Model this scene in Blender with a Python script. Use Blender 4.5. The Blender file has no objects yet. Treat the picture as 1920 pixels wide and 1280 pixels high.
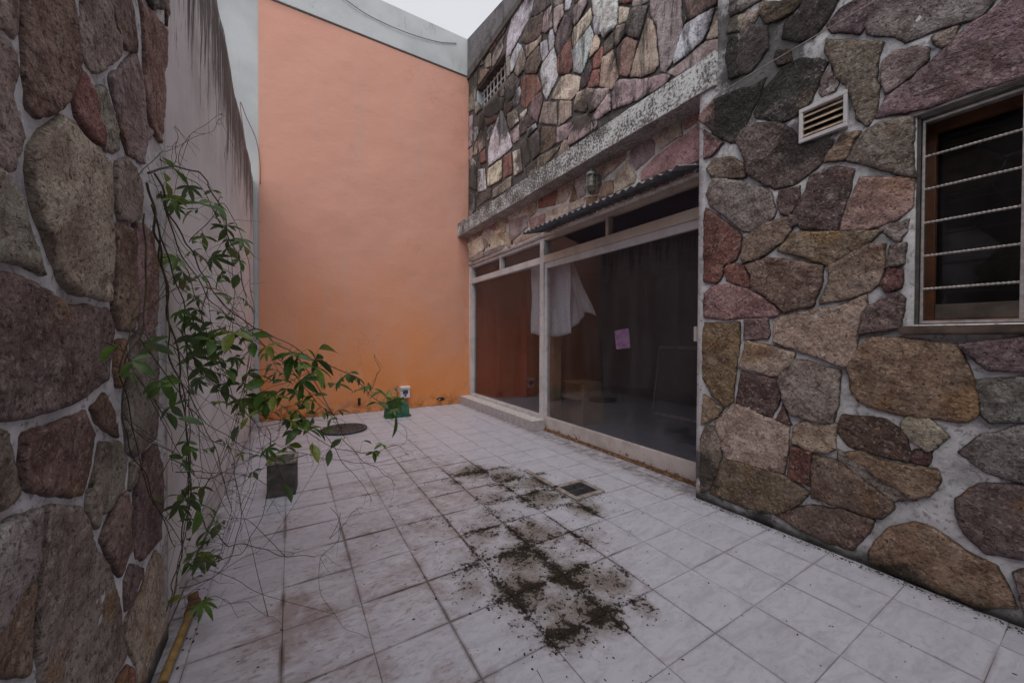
import bpy, bmesh, math, random
import numpy as np
from mathutils import Vector, Matrix, noise
from mathutils.geometry import delaunay_2d_cdt

random.seed(7)
rng = np.random.default_rng(7)
sc = bpy.context.scene
C = sc.collection
R = math.radians

# ------------------------------------------------------------- camera, sky, sun, exposure
CAM_H = 1.30
cam = bpy.data.cameras.new('camera')
cam_o = bpy.data.objects.new('camera', cam)
C.objects.link(cam_o)
cam.sensor_fit = 'HORIZONTAL'
cam.sensor_width = 36.0
cam.lens = 36.0 * 693.9 / 1920.0
cam.clip_start = 0.02
cam.clip_end = 500
cam_o.matrix_world = (Matrix.Translation((0, 0, CAM_H)) @ Matrix.Rotation(-R(30.93), 4, 'Z')
                      @ Matrix.Rotation(R(90 - 0.669), 4, 'X') @ Matrix.Rotation(R(0.25), 4, 'Z'))
sc.camera = cam_o

SUN_EL, SUN_AZ = 58.0, 207.0      # azimuth clockwise from +Y
wld = bpy.data.worlds.new('World')
sc.world = wld
wld.use_nodes = True
nt = wld.node_tree
bg = nt.nodes['Background']
sky = nt.nodes.new('ShaderNodeTexSky')
sky.sky_type = 'NISHITA'
sky.sun_disc = False
sky.sun_elevation = R(SUN_EL)
sky.sun_rotation = R(SUN_AZ)
sky.dust_density = 4.0
sky.air_density = 1.0
tc = nt.nodes.new('ShaderNodeTexCoord')
cn = nt.nodes.new('ShaderNodeTexNoise')
cn.inputs['Scale'].default_value = 1.6
cn.inputs['Detail'].default_value = 5
nt.links.new(tc.outputs['Generated'], cn.inputs['Vector'])
cr = nt.nodes.new('ShaderNodeValToRGB')            # thin bright overcast
cr.color_ramp.elements[0].position = 0.25
cr.color_ramp.elements[0].color = (2.45, 2.46, 2.58, 1)
cr.color_ramp.elements[1].position = 0.75
cr.color_ramp.elements[1].color = (3.5, 3.46, 3.46, 1)
nt.links.new(cn.outputs['Fac'], cr.inputs[0])
mxs = nt.nodes.new('ShaderNodeMix')
mxs.data_type = 'RGBA'
mxs.inputs[0].default_value = 0.88
nt.links.new(sky.outputs[0], mxs.inputs[6])
nt.links.new(cr.outputs[0], mxs.inputs[7])
nt.links.new(mxs.outputs[2], bg.inputs['Color'])
bg.inputs['Strength'].default_value = 0.15

sun = bpy.data.lights.new('sun', 'SUN')
sun.energy = 0.95
sun.angle = R(60)
sun.color = (1.0, 0.97, 0.93)
sun_o = bpy.data.objects.new('sun', sun)
C.objects.link(sun_o)
sun_o.location = (0, -4, 12)
_d = Vector((math.sin(R(SUN_AZ)) * math.cos(R(SUN_EL)), math.cos(R(SUN_AZ)) * math.cos(R(SUN_EL)), math.sin(R(SUN_EL))))
sun_o.rotation_euler = _d.to_track_quat('Z', 'Y').to_euler()

sc.view_settings.view_transform = 'Standard'
sc.view_settings.look = 'None'
sc.view_settings.gamma = 1.0
sc.view_settings.use_curve_mapping = False
sc.view_settings.exposure = 0.76
sc.render.engine = 'CYCLES'
sc.cycles.max_bounces = 8
sc.cycles.diffuse_bounces = 5
sc.cycles.transparent_max_bounces = 12
sc.cycles.use_denoising = True

# ------------------------------------------------------------- traced stone outlines, metres in the wall's plane (along, up)
STONES_FRONT = [
 ('cr', [(1.561, 3.683), (1.446, 3.633), (1.498, 3.560), (1.581, 3.598)]),
 ('tn', [(1.432, 3.616), (1.363, 3.584), (1.412, 3.513), (1.470, 3.500), (1.484, 3.551)]),
 ('ob', [(1.351, 3.629), (1.102, 3.463), (1.154, 3.429), (1.242, 3.444), (1.313, 3.482), (1.356, 3.566)]),
 ('dp', [(1.087, 3.524), (0.909, 3.382), (0.971, 3.258), (1.048, 3.195), (1.109, 3.207), (1.207, 3.305), (1.186, 3.384), (1.111, 3.397)]),
 ('m', [(1.412, 3.520), (1.318, 3.434), (1.311, 3.298), (1.371, 3.231), (1.421, 3.201), (1.488, 3.235), (1.510, 3.444)]),
 ('d', [(1.567, 3.538), (1.520, 3.513), (1.501, 3.229), (1.556, 3.248), (1.586, 3.409)]),
 ('dp', [(0.912, 3.260), (0.796, 3.249), (0.799, 3.143), (0.823, 3.073), (0.947, 3.158), (0.966, 3.220)]),
 ('gg', [(0.784, 3.283), (0.328, 2.919), (0.360, 2.865), (0.393, 2.845), (0.503, 2.873), (0.631, 2.888), (0.676, 2.951), (0.781, 3.039), (0.790, 3.093)]),
 ('gg', [(1.357, 3.660), (1.549, 3.814), (1.554, 3.699), (1.479, 3.678)]),
 ('ol', [(0.970, 3.116), (0.728, 2.939), (0.745, 2.881), (0.759, 2.751), (0.743, 2.710), (0.753, 2.555), (0.779, 2.525), (0.820, 2.578), (0.842, 2.711), (0.875, 2.797), (0.922, 2.870), (0.932, 2.944), (0.976, 3.059)]),
 ('m', [(0.680, 2.858), (0.602, 2.831), (0.555, 2.793), (0.559, 2.741), (0.636, 2.681), (0.702, 2.660), (0.720, 2.717), (0.717, 2.831)]),
 ('gt', [(0.527, 2.835), (0.462, 2.834), (0.472, 2.791), (0.496, 2.770), (0.522, 2.803)]),
 ('pu', [(0.343, 2.825), (0.295, 2.885), (0.177, 2.799), (0.173, 2.480), (0.257, 2.486), (0.378, 2.493), (0.584, 2.501), (0.733, 2.540), (0.700, 2.628), (0.606, 2.669), (0.469, 2.776), (0.409, 2.811)]),
 ('dm', [(1.246, 3.232), (1.178, 3.191), (1.172, 3.125), (1.233, 3.144), (1.260, 3.200)]),
 ('dk', [(1.205, 3.099), (1.108, 3.093), (1.026, 3.036), (0.979, 2.985), (1.008, 2.944), (1.055, 2.805), (1.104, 2.748), (1.201, 2.748), (1.364, 2.856), (1.382, 2.892), (1.320, 3.025)]),
 ('m', [(0.962, 2.937), (0.922, 2.824), (0.931, 2.797), (0.994, 2.798), (1.007, 2.829), (0.994, 2.912)]),
 ('dk', [(1.671, 3.140), (1.513, 3.121), (1.395, 3.081), (1.323, 3.089), (1.359, 2.997), (1.433, 2.874), (1.496, 2.741), (1.551, 2.760), (1.684, 2.899)]),
 ('ro', [(1.748, 3.107), (1.679, 3.137), (1.684, 2.911), (1.796, 3.058)]),
 ('oc', [(0.888, 2.511), (0.822, 2.489), (0.847, 2.448), (0.890, 2.367), (0.969, 2.395), (0.932, 2.451)]),
 ('dm', [(1.402, 2.815), (1.258, 2.758), (1.167, 2.676), (1.110, 2.563), (1.020, 2.516), (0.951, 2.492), (0.956, 2.438), (1.021, 2.373), (1.120, 2.313), (1.250, 2.316), (1.337, 2.390), (1.424, 2.490), (1.438, 2.589), (1.490, 2.733), (1.467, 2.805)]),
 ('gt', [(0.611, 2.471), (0.604, 2.170), (0.659, 2.201), (0.800, 2.309), (0.860, 2.355), (0.843, 2.413), (0.802, 2.469), (0.737, 2.503)]),
 ('td', [(1.679, 2.684), (1.536, 2.640), (1.456, 2.552), (1.447, 2.471), (1.545, 2.493), (1.692, 2.562), (1.724, 2.630)]),
 ('gt', [(1.677, 2.535), (1.534, 2.469), (1.361, 2.367), (1.276, 2.285), (1.249, 2.163), (1.264, 2.118), (1.396, 2.072), (1.453, 2.081), (1.556, 2.197), (1.690, 2.338), (1.722, 2.435)]),
 ('dm', [(1.216, 2.278), (1.111, 2.277), (1.120, 2.187), (1.163, 2.115), (1.207, 2.140), (1.226, 2.220)]),
 ('dm', [(0.922, 2.330), (0.850, 2.280), (0.858, 2.195), (0.886, 2.081), (0.921, 1.958), (1.093, 2.010), (1.130, 2.066), (1.126, 2.127), (1.075, 2.234), (1.046, 2.318), (0.978, 2.328)]),
 ('ro', [(0.807, 2.219), (0.605, 2.146), (0.606, 1.999), (0.664, 1.954), (0.781, 1.932), (0.897, 1.949), (0.874, 2.066), (0.831, 2.151)]),
 ('gt', [(0.715, 1.911), (0.621, 1.925), (0.628, 1.871), (0.649, 1.837), (0.669, 1.850), (0.692, 1.884)]),
 ('rd', [(1.729, 2.311), (1.612, 2.202), (1.465, 2.037), (1.477, 1.941), (1.502, 1.881), (1.591, 1.858), (1.607, 1.772), (1.649, 1.724), (1.735, 1.753), (1.743, 2.225)]),
 ('dm', [(1.163, 2.107), (1.127, 2.091), (1.121, 2.043), (1.152, 2.032), (1.173, 2.068)]),
 ('td', [(1.435, 2.022), (1.317, 2.082), (1.179, 2.090), (1.154, 2.021), (1.204, 1.948), (1.292, 1.892), (1.338, 1.865), (1.442, 1.852), (1.459, 1.898)]),
 ('oc', [(1.146, 1.986), (0.731, 1.897), (0.812, 1.822), (0.945, 1.751), (1.040, 1.799), (1.214, 1.895)]),
 ('rd', [(1.550, 1.849), (1.458, 1.834), (1.411, 1.718), (1.411, 1.669), (1.562, 1.738), (1.577, 1.809)]),
 ('rb', [(1.291, 1.844), (1.078, 1.783), (0.983, 1.739), (0.989, 1.641), (1.029, 1.510), (1.177, 1.484), (1.241, 1.547), (1.394, 1.677), (1.382, 1.741), (1.422, 1.822)]),
 ('tc', [(0.943, 1.733), (0.852, 1.783), (0.765, 1.829), (0.706, 1.817), (0.709, 1.718), (0.733, 1.609), (0.763, 1.574), (0.875, 1.542), (0.978, 1.524), (0.939, 1.657)]),
 ('gt', [(0.673, 1.802), (0.627, 1.804), (0.633, 1.705), (0.687, 1.702)]),
 ('dr', [(0.686, 1.686), (0.639, 1.669), (0.642, 1.581), (0.692, 1.568), (0.706, 1.606)]),
 ('ro', [(1.562, 1.700), (1.408, 1.637), (1.288, 1.561), (1.214, 1.471), (1.242, 1.458), (1.562, 1.446), (1.731, 1.468), (1.733, 1.645), (1.675, 1.693)]),
 ('dm', [(0.759, 1.486), (0.657, 1.539), (0.631, 1.516), (0.643, 1.363), (0.805, 1.331), (0.782, 1.427)]),
 ('tc', [(1.196, 1.444), (1.036, 1.471), (0.908, 1.486), (0.786, 1.537), (0.785, 1.469), (0.816, 1.322), (0.831, 1.196), (0.870, 1.129), (0.975, 1.178), (1.110, 1.231), (1.238, 1.277), (1.239, 1.396)]),
 ('och', [(1.731, 1.415), (1.478, 1.408), (1.470, 1.271), (1.494, 1.081), (1.517, 0.836), (1.555, 0.792), (1.651, 0.845), (1.738, 0.990), (1.742, 1.355)]),
 ('dm', [(1.428, 1.428), (1.289, 1.435), (1.272, 1.336), (1.288, 1.301), (1.427, 1.301)]),
 ('tc', [(1.414, 1.274), (1.196, 1.223), (1.130, 1.201), (1.144, 1.145), (1.226, 1.049), (1.462, 1.086)]),
 ('dm', [(1.449, 1.047), (1.226, 1.012), (1.205, 0.905), (1.257, 0.770), (1.396, 0.802), (1.478, 0.834)]),
 ('gt', [(1.130, 1.153), (1.052, 1.151), (0.897, 1.101), (0.903, 0.882), (0.920, 0.792), (0.990, 0.780), (1.136, 0.804), (1.179, 0.897), (1.206, 1.016), (1.192, 1.076)]),
 ('oc', [(0.757, 1.304), (0.627, 1.300), (0.437, 1.265), (0.413, 1.178), (0.389, 1.091), (0.370, 0.946), (0.408, 0.904), (0.540, 0.897), (0.650, 0.896), (0.800, 0.943), (0.833, 1.001), (0.847, 1.129), (0.827, 1.194), (0.788, 1.257)]),
 ('pu', [(0.423, 1.269), (0.243, 1.303), (0.175, 1.314), (0.173, 1.166), (0.241, 1.166), (0.333, 1.159), (0.371, 1.199)]),
 ('gg', [(0.376, 1.096), (0.241, 1.126), (0.173, 1.142), (0.171, 0.972), (0.239, 0.939), (0.330, 0.910), (0.352, 0.939), (0.358, 1.034)]),
 ('dr', [(1.186, 0.844), (1.146, 0.741), (1.221, 0.744)]),
 ('oc', [(1.725, 0.835), (1.585, 0.768), (1.623, 0.701), (1.744, 0.627)]),
 ('tn', [(1.502, 0.812), (1.279, 0.749), (1.154, 0.723), (1.157, 0.579), (1.184, 0.410), (1.278, 0.392), (1.545, 0.395), (1.601, 0.512), (1.635, 0.646)]),
 ('gt', [(1.716, 0.596), (1.654, 0.609), (1.596, 0.481), (1.595, 0.386), (1.677, 0.117), (1.745, 0.076), (1.750, 0.509)]),
 ('tn', [(1.119, 0.711), (1.031, 0.780), (0.908, 0.779), (0.912, 0.642), (0.965, 0.600), (1.049, 0.593), (1.123, 0.622)]),
 ('rd', [(1.124, 0.585), (1.031, 0.576), (1.034, 0.375), (1.144, 0.389)]),
 ('ob', [(1.568, 0.382), (1.385, 0.382), (1.167, 0.379), (1.040, 0.323), (1.106, 0.214), (1.211, 0.119), (1.408, 0.080), (1.667, 0.088), (1.638, 0.225)]),
 ('td', [(1.005, 0.563), (0.896, 0.563), (0.791, 0.493), (0.660, 0.408), (0.653, 0.379), (0.701, 0.304), (0.805, 0.296), (1.013, 0.303), (1.015, 0.497)]),
 ('bn', [(0.866, 0.840), (0.688, 0.848), (0.617, 0.786), (0.596, 0.691), (0.607, 0.651), (0.720, 0.659), (0.845, 0.674), (0.894, 0.760)]),
 ('cr', [(0.591, 0.889), (0.535, 0.889), (0.470, 0.814), (0.531, 0.727), (0.590, 0.770), (0.621, 0.839)]),
 ('dr', [(0.573, 0.706), (0.525, 0.719), (0.539, 0.654), (0.585, 0.652)]),
 ('oc', [(0.791, 0.647), (0.703, 0.613), (0.503, 0.629), (0.488, 0.583), (0.530, 0.495), (0.579, 0.460), (0.700, 0.523), (0.860, 0.618)]),
 ('gt', [(0.883, 0.622), (0.586, 0.452), (0.651, 0.425), (0.787, 0.508), (0.882, 0.587)]),
 ('td', [(1.023, 0.235), (0.881, 0.273), (0.743, 0.269), (0.760, 0.195), (0.821, 0.069), (0.957, 0.053), (1.111, 0.075), (1.204, 0.104), (1.115, 0.178)]),
 ('oc', [(0.713, 0.165), (0.649, 0.264), (0.571, 0.327), (0.499, 0.321), (0.403, 0.262), (0.315, 0.238), (0.291, 0.175), (0.259, 0.087), (0.336, 0.032), (0.465, 0.024), (0.612, 0.026), (0.735, 0.038), (0.746, 0.077)]),
 ('dm', [(0.354, 0.601), (0.235, 0.638), (0.174, 0.606), (0.172, 0.389), (0.231, 0.324), (0.338, 0.299), (0.402, 0.357), (0.429, 0.437), (0.430, 0.507)]),
 ('gg', [(0.414, 0.745), (0.346, 0.843), (0.253, 0.898), (0.171, 0.920), (0.168, 0.672), (0.250, 0.661), (0.344, 0.676)]),
 ('gt', [(0.253, 0.235), (0.163, 0.321), (0.160, 0.078), (0.215, 0.069)]),
 ('ro', [(1.749, 2.935), (1.616, 2.782), (1.684, 2.728), (1.752, 2.729)]),
]
STONES_UPPER = [
 ('w', [(4.839, 6.489), (4.459, 6.193), (4.525, 6.018), (4.617, 5.959), (4.712, 5.937), (4.936, 5.868), (5.149, 5.817), (5.275, 5.843), (5.235, 6.154), (5.125, 6.299), (5.045, 6.432)]),
 ('gg', [(5.260, 5.826), (5.135, 5.781), (5.146, 5.497), (5.244, 5.507)]),
 ('w', [(5.040, 5.761), (4.910, 5.823), (4.783, 5.712), (4.832, 5.639), (4.933, 5.557), (5.037, 5.486), (5.105, 5.486), (5.120, 5.702)]),
 ('bn', [(4.687, 5.920), (4.570, 5.951), (4.390, 5.857), (4.241, 5.807), (4.238, 5.553), (4.322, 5.527), (4.498, 5.560), (4.685, 5.673), (4.808, 5.795)]),
 ('d', [(4.459, 6.193), (4.120, 5.929), (4.079, 5.792), (4.241, 5.831), (4.457, 5.905), (4.548, 5.985), (4.503, 6.052)]),
 ('m', [(4.230, 5.727), (4.159, 5.770), (4.030, 5.743), (4.018, 5.445), (4.176, 5.474), (4.238, 5.529)]),
 ('m', [(4.001, 5.675), (3.797, 5.589), (3.786, 5.425), (3.885, 5.385), (3.940, 5.287), (3.979, 5.394)]),
 ('gg', [(4.021, 5.853), (3.780, 5.664), (3.797, 5.600), (3.981, 5.672)]),
 ('w', [(3.762, 5.651), (3.607, 5.530), (3.673, 5.418), (3.760, 5.472)]),
 ('dp', [(3.760, 5.417), (3.655, 5.318), (3.603, 5.140), (3.670, 5.067), (3.882, 4.986), (3.958, 5.138), (3.922, 5.297), (3.831, 5.368)]),
 ('rd', [(3.882, 4.975), (3.653, 5.056), (3.618, 4.880), (3.600, 4.729), (3.599, 4.642), (3.666, 4.618), (3.879, 4.735), (3.918, 4.884)]),
 ('w', [(4.076, 5.439), (4.017, 5.421), (3.978, 5.267), (3.986, 5.169), (4.093, 5.169), (4.105, 5.377)]),
 ('w', [(4.300, 5.426), (4.135, 5.362), (4.113, 5.159), (4.245, 5.124), (4.299, 5.292)]),
 ('w', [(4.234, 5.105), (3.996, 5.164), (3.928, 4.982), (3.917, 4.826), (3.888, 4.729), (4.010, 4.640), (4.147, 4.552), (4.231, 4.706), (4.297, 5.023)]),
 ('tn', [(4.685, 5.634), (4.387, 5.509), (4.259, 5.507), (4.279, 5.424), (4.474, 5.419), (4.636, 5.434)]),
 ('gt', [(4.933, 5.544), (4.758, 5.669), (4.659, 5.397), (4.730, 5.312), (4.880, 5.297), (4.997, 5.435)]),
 ('bn', [(4.589, 5.404), (4.321, 5.392), (4.266, 5.149), (4.383, 5.050), (4.681, 5.231), (4.707, 5.350)]),
 ('rd', [(4.681, 5.205), (4.383, 5.038), (4.252, 4.766), (4.469, 4.751), (4.677, 4.710), (4.800, 4.827), (4.803, 5.199)]),
 ('m', [(3.622, 5.359), (3.460, 5.374), (3.337, 5.289), (3.351, 5.228), (3.458, 5.163), (3.554, 5.137), (3.621, 5.217)]),
 ('cr', [(3.442, 5.131), (3.291, 5.152), (3.253, 5.013), (3.304, 4.969), (3.601, 4.891), (3.619, 5.043), (3.587, 5.128)]),
 ('w', [(3.617, 4.859), (3.289, 4.948), (3.237, 4.841), (3.228, 4.735), (3.330, 4.579), (3.420, 4.459), (3.565, 4.578), (3.583, 4.718)]),
 ('cr', [(3.229, 4.765), (3.166, 4.752), (3.115, 4.638), (3.156, 4.587), (3.300, 4.575)]),
 ('w', [(3.246, 5.028), (3.202, 4.976), (3.088, 4.698), (3.200, 4.776), (3.230, 4.896)]),
 ('cr', [(3.824, 4.668), (3.683, 4.622), (3.436, 4.437), (3.498, 4.304), (3.629, 4.270), (4.058, 4.515), (3.953, 4.595)]),
 ('tn', [(3.514, 4.292), (3.342, 4.247), (3.245, 4.192), (3.295, 4.047), (3.369, 3.984), (3.577, 4.102), (3.561, 4.201)]),
 ('gt', [(4.209, 4.555), (3.913, 4.390), (3.929, 4.101), (4.333, 4.334)]),
 ('tn', [(3.858, 4.383), (3.620, 4.243), (3.610, 4.054), (3.873, 4.062)]),
 ('dm', [(4.491, 4.751), (4.273, 4.741), (4.230, 4.584), (4.355, 4.344), (4.534, 4.496), (4.535, 4.623)]),
 ('rd', [(5.952, 6.523), (5.656, 6.487), (5.591, 6.310), (5.816, 6.280)]),
 ('dm', [(5.562, 6.510), (5.294, 6.449), (5.264, 6.301), (5.380, 6.282), (5.592, 6.325)]),
 ('gt', [(5.717, 6.185), (5.350, 6.261), (5.378, 6.052), (5.497, 5.985), (5.715, 5.974), (5.765, 6.096)]),
 ('gt', [(6.236, 6.554), (6.109, 6.518), (6.089, 6.238), (6.234, 6.296)]),
 ('gt', [(6.054, 6.278), (5.816, 6.280), (5.781, 6.015), (6.018, 6.131)]),
 ('td', [(6.271, 6.270), (5.813, 5.990), (6.159, 5.979), (6.306, 5.985)]),
 ('gg', [(6.702, 6.365), (6.346, 6.300), (6.382, 5.995), (6.496, 5.646), (6.739, 5.722)]),
 ('d', [(5.257, 5.437), (5.037, 5.445), (4.828, 5.213), (4.955, 5.099), (5.254, 5.069), (5.313, 5.299)]),
 ('gt', [(5.553, 5.448), (5.314, 5.399), (5.342, 5.258), (5.522, 5.343)]),
 ('d', [(6.048, 5.444), (5.553, 5.360), (5.313, 5.214), (5.370, 5.058), (5.807, 5.134), (6.047, 5.286)]),
 ('gg', [(6.417, 5.557), (6.419, 5.755), (6.342, 5.697), (6.119, 5.466), (6.378, 5.488)]),
 ('m', [(6.697, 5.616), (6.535, 5.567), (6.570, 4.999), (6.755, 5.011)]),
 ('rd', [(5.907, 5.170), (5.582, 5.111), (5.565, 4.985), (5.906, 5.047), (6.010, 5.128)]),
 ('w', [(5.804, 4.784), (5.429, 5.091), (5.310, 4.900), (5.110, 4.467), (5.054, 4.305), (5.363, 4.296), (5.867, 4.320), (5.886, 4.605)]),
 ('cr', [(5.196, 4.885), (4.927, 4.828), (4.861, 4.621), (5.111, 4.606), (5.195, 4.730)]),
 ('cr', [(4.824, 4.695), (4.617, 4.680), (4.676, 4.594), (4.823, 4.629)]),
 ('m', [(5.111, 4.565), (4.873, 4.560), (4.871, 4.332), (5.028, 4.348), (5.110, 4.481)]),
 ('dp', [(4.823, 4.615), (4.628, 4.583), (4.377, 4.381), (4.626, 4.363), (4.821, 4.362)]),
 ('w', [(4.626, 4.363), (4.398, 4.354), (4.376, 4.281), (4.602, 4.249)]),
 ('m', [(4.578, 4.225), (4.321, 4.243), (4.307, 3.881), (4.483, 3.867), (4.553, 4.035)]),
 ('bn', [(4.290, 4.252), (3.967, 4.097), (3.927, 3.859), (4.286, 3.872)]),
 ('m', [(3.910, 4.058), (3.626, 3.998), (3.592, 3.916), (3.692, 3.821), (3.927, 3.859)]),
 ('m', [(3.527, 4.002), (3.339, 3.948), (3.263, 3.839), (3.218, 3.706), (3.367, 3.704), (3.640, 3.710), (3.692, 3.755), (3.642, 3.864)]),
 ('gt', [(4.820, 4.282), (4.673, 4.268), (4.576, 4.020), (4.552, 3.882), (4.693, 3.848), (4.768, 4.048)]),
 ('cr', [(5.040, 4.216), (4.819, 4.176), (4.742, 3.801), (4.997, 3.829)]),
 ('rd', [(5.334, 4.269), (5.094, 4.239), (5.064, 3.882), (5.360, 3.921)]),
 ('cr', [(5.900, 4.272), (5.392, 4.250), (5.390, 3.917), (5.830, 3.953), (5.915, 3.998)]),
 ('w', [(6.294, 4.423), (6.004, 4.327), (5.949, 3.932), (6.291, 3.999)]),
 ('gt', [(5.698, 3.832), (5.064, 3.854), (5.076, 3.679), (5.418, 3.680), (5.730, 3.707)]),
 ('d', [(6.367, 3.975), (5.764, 3.915), (5.796, 3.743), (6.365, 3.744)]),
 ('rd', [(6.222, 4.685), (6.007, 4.688), (5.970, 4.439), (6.221, 4.507)]),
 ('gt', [(6.260, 4.863), (6.027, 5.042), (6.007, 4.736), (6.259, 4.717)]),
 ('tn', [(6.549, 4.788), (6.375, 5.011), (6.335, 4.732)]),
 ('td', [(6.336, 4.928), (6.046, 5.224), (6.151, 4.910), (6.335, 4.765)]),
 ('gg', [(6.690, 4.711), (6.549, 4.738), (6.372, 4.584), (6.368, 4.057), (6.687, 4.232)]),
 ('gg', [(6.686, 4.164), (6.425, 3.993), (6.423, 3.711), (6.683, 3.633)]),
 ('ol', [(4.669, 3.799), (4.286, 3.848), (3.834, 3.795), (4.002, 3.718), (4.370, 3.635), (4.620, 3.677)]),
 ('gg', [(3.249, 3.872), (3.191, 3.863), (3.156, 3.696), (3.204, 3.689)]),
 ('w', [(3.258, 5.258), (2.854, 4.944), (2.863, 4.645), (3.070, 4.647), (3.140, 4.783), (3.242, 5.075)]),
 ('rd', [(2.829, 4.915), (2.664, 4.787), (2.674, 4.742), (2.829, 4.855)]),
 ('m', [(2.652, 4.760), (2.467, 4.634), (2.467, 4.600), (2.573, 4.629), (2.674, 4.697)]),
 ('cr', [(2.840, 4.822), (2.697, 4.705), (2.731, 4.595), (2.839, 4.636)]),
 ('d', [(2.685, 4.688), (2.467, 4.557), (2.518, 4.433), (2.581, 4.313), (2.682, 4.400), (2.753, 4.494), (2.719, 4.587)]),
 ('gt', [(2.876, 4.635), (2.754, 4.576), (2.765, 4.474), (2.886, 4.418), (2.906, 4.525)]),
 ('ol', [(3.049, 4.574), (2.900, 4.615), (2.924, 4.434), (3.061, 4.447)]),
 ('rd', [(3.236, 4.529), (3.069, 4.588), (3.082, 4.460), (3.122, 4.368), (3.235, 4.408)]),
 ('rd', [(3.242, 4.402), (3.135, 4.347), (3.141, 4.163), (3.337, 4.245), (3.308, 4.340)]),
 ('tn', [(3.095, 4.449), (2.924, 4.424), (2.884, 4.277), (2.845, 4.085), (2.945, 4.012), (3.134, 4.158)]),
 ('rb', [(2.873, 4.391), (2.776, 4.428), (2.729, 4.423), (2.592, 4.294), (2.635, 4.164), (2.701, 4.000), (2.833, 4.097), (2.859, 4.242)]),
 ('tn', [(2.465, 4.429), (2.403, 4.350), (2.372, 4.220), (2.360, 4.062), (2.339, 3.900), (2.398, 3.869), (2.544, 3.906), (2.678, 3.986), (2.634, 4.119), (2.548, 4.273)]),
 ('m', [(2.447, 4.627), (2.114, 4.367), (2.085, 4.105), (2.127, 3.979), (2.179, 3.847), (2.261, 3.778), (2.309, 3.824), (2.341, 4.049), (2.363, 4.280), (2.435, 4.449)]),
 ('rb', [(2.087, 4.347), (1.770, 4.099), (1.791, 4.052), (1.944, 4.079), (2.034, 4.095)]),
 ('gg', [(2.104, 4.259), (2.051, 4.119), (2.076, 4.091), (2.098, 4.169)]),
 ('w', [(2.067, 4.077), (1.936, 4.058), (1.798, 4.021), (1.827, 3.927), (1.886, 3.831), (2.006, 3.806), (2.178, 3.799), (2.179, 3.847), (2.110, 4.006)]),
 ('tn', [(1.812, 3.938), (1.790, 4.016), (1.725, 3.974), (1.723, 3.754), (1.863, 3.822)]),
 ('m', [(2.833, 4.050), (2.501, 3.855), (2.299, 3.785), (2.205, 3.712), (2.269, 3.677), (2.553, 3.694), (2.917, 3.779), (2.944, 3.917), (2.894, 4.030)]),
 ('m', [(2.299, 3.793), (2.178, 3.768), (1.886, 3.808), (1.723, 3.733), (1.736, 3.636), (1.801, 3.665), (1.980, 3.676), (2.150, 3.679)]),
 ('m', [(3.233, 4.175), (2.971, 4.032), (2.984, 3.996), (3.159, 3.925), (3.289, 3.932), (3.336, 4.100)]),
 ('m', [(2.964, 3.994), (2.956, 3.790), (3.102, 3.787), (3.288, 3.820), (3.159, 3.905)]),
]
STONES_LINTEL = [
 ('ro', [(1.962, 3.127), (1.881, 3.040), (1.879, 2.832), (2.041, 2.840), (2.534, 2.879), (2.535, 2.959), (2.374, 3.033), (2.130, 3.090)]),
 ('ro', [(2.063, 3.292), (1.934, 3.294), (1.954, 3.179), (2.062, 3.166)]),
 ('tn', [(2.387, 3.298), (2.111, 3.301), (2.099, 3.126), (2.312, 3.096), (2.362, 3.198)]),
 ('m', [(2.649, 3.270), (2.441, 3.256), (2.389, 3.177), (2.399, 3.080), (2.601, 3.009), (2.682, 3.163)]),
 ('tn', [(3.182, 3.325), (2.751, 3.288), (2.750, 3.191), (2.916, 3.130), (3.074, 3.093), (3.152, 3.157)]),
 ('tn', [(2.885, 3.054), (2.702, 3.131), (2.609, 2.938), (2.631, 2.893), (2.883, 2.882)]),
 ('m', [(3.516, 3.331), (3.310, 3.284), (3.370, 3.197), (3.368, 3.009), (3.455, 2.999), (3.531, 3.191)]),
 ('oc', [(3.041, 3.034), (2.920, 3.010), (2.919, 2.881), (3.122, 2.893)]),
 ('tn', [(3.861, 3.279), (3.548, 3.279), (3.577, 3.185), (3.722, 3.040), (3.929, 3.071)]),
 ('rd', [(4.296, 3.308), (3.913, 3.286), (3.948, 3.065), (4.338, 3.134)]),
 ('tn', [(4.805, 3.314), (4.400, 3.317), (4.398, 3.097), (4.570, 3.049), (4.779, 3.259)]),
 ('oc', [(3.570, 3.151), (3.493, 2.990), (3.646, 3.017)]),
 ('cr', [(4.148, 3.020), (3.368, 2.963), (3.398, 2.897), (4.114, 2.860)]),
 ('och', [(3.340, 2.954), (3.161, 2.917), (3.212, 2.857), (3.339, 2.859)]),
 ('ro', [(4.561, 3.010), (4.185, 3.007), (4.184, 2.891), (4.388, 2.869)]),
 ('tn', [(5.347, 3.363), (4.850, 3.301), (4.824, 3.206), (5.230, 3.217)]),
 ('cr', [(6.792, 3.143), (6.114, 3.157), (6.068, 2.898), (6.545, 2.836)]),
 ('cr', [(5.991, 3.109), (5.613, 3.096), (5.312, 3.006), (5.296, 2.832), (5.714, 2.846), (5.923, 3.104)]),
 ('m', [(5.179, 3.166), (4.660, 3.108), (4.599, 2.939), (5.074, 2.826)]),
 ('ro', [(4.577, 3.022), (4.191, 3.008), (4.189, 2.835), (4.518, 2.855)]),
 ('tn', [(5.583, 3.291), (5.208, 3.260), (5.214, 3.147), (5.559, 3.116)]),
 ('cr', [(5.676, 3.107), (5.263, 3.142), (5.262, 3.018), (5.520, 3.062)]),
 ('gt', [(6.717, 2.846), (5.837, 2.833), (5.296, 2.803), (5.368, 2.758), (6.564, 2.760)]),
 ('tn', [(5.021, 2.807), (4.529, 2.842), (4.154, 2.811), (4.256, 2.776), (4.955, 2.759)]),
]
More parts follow.
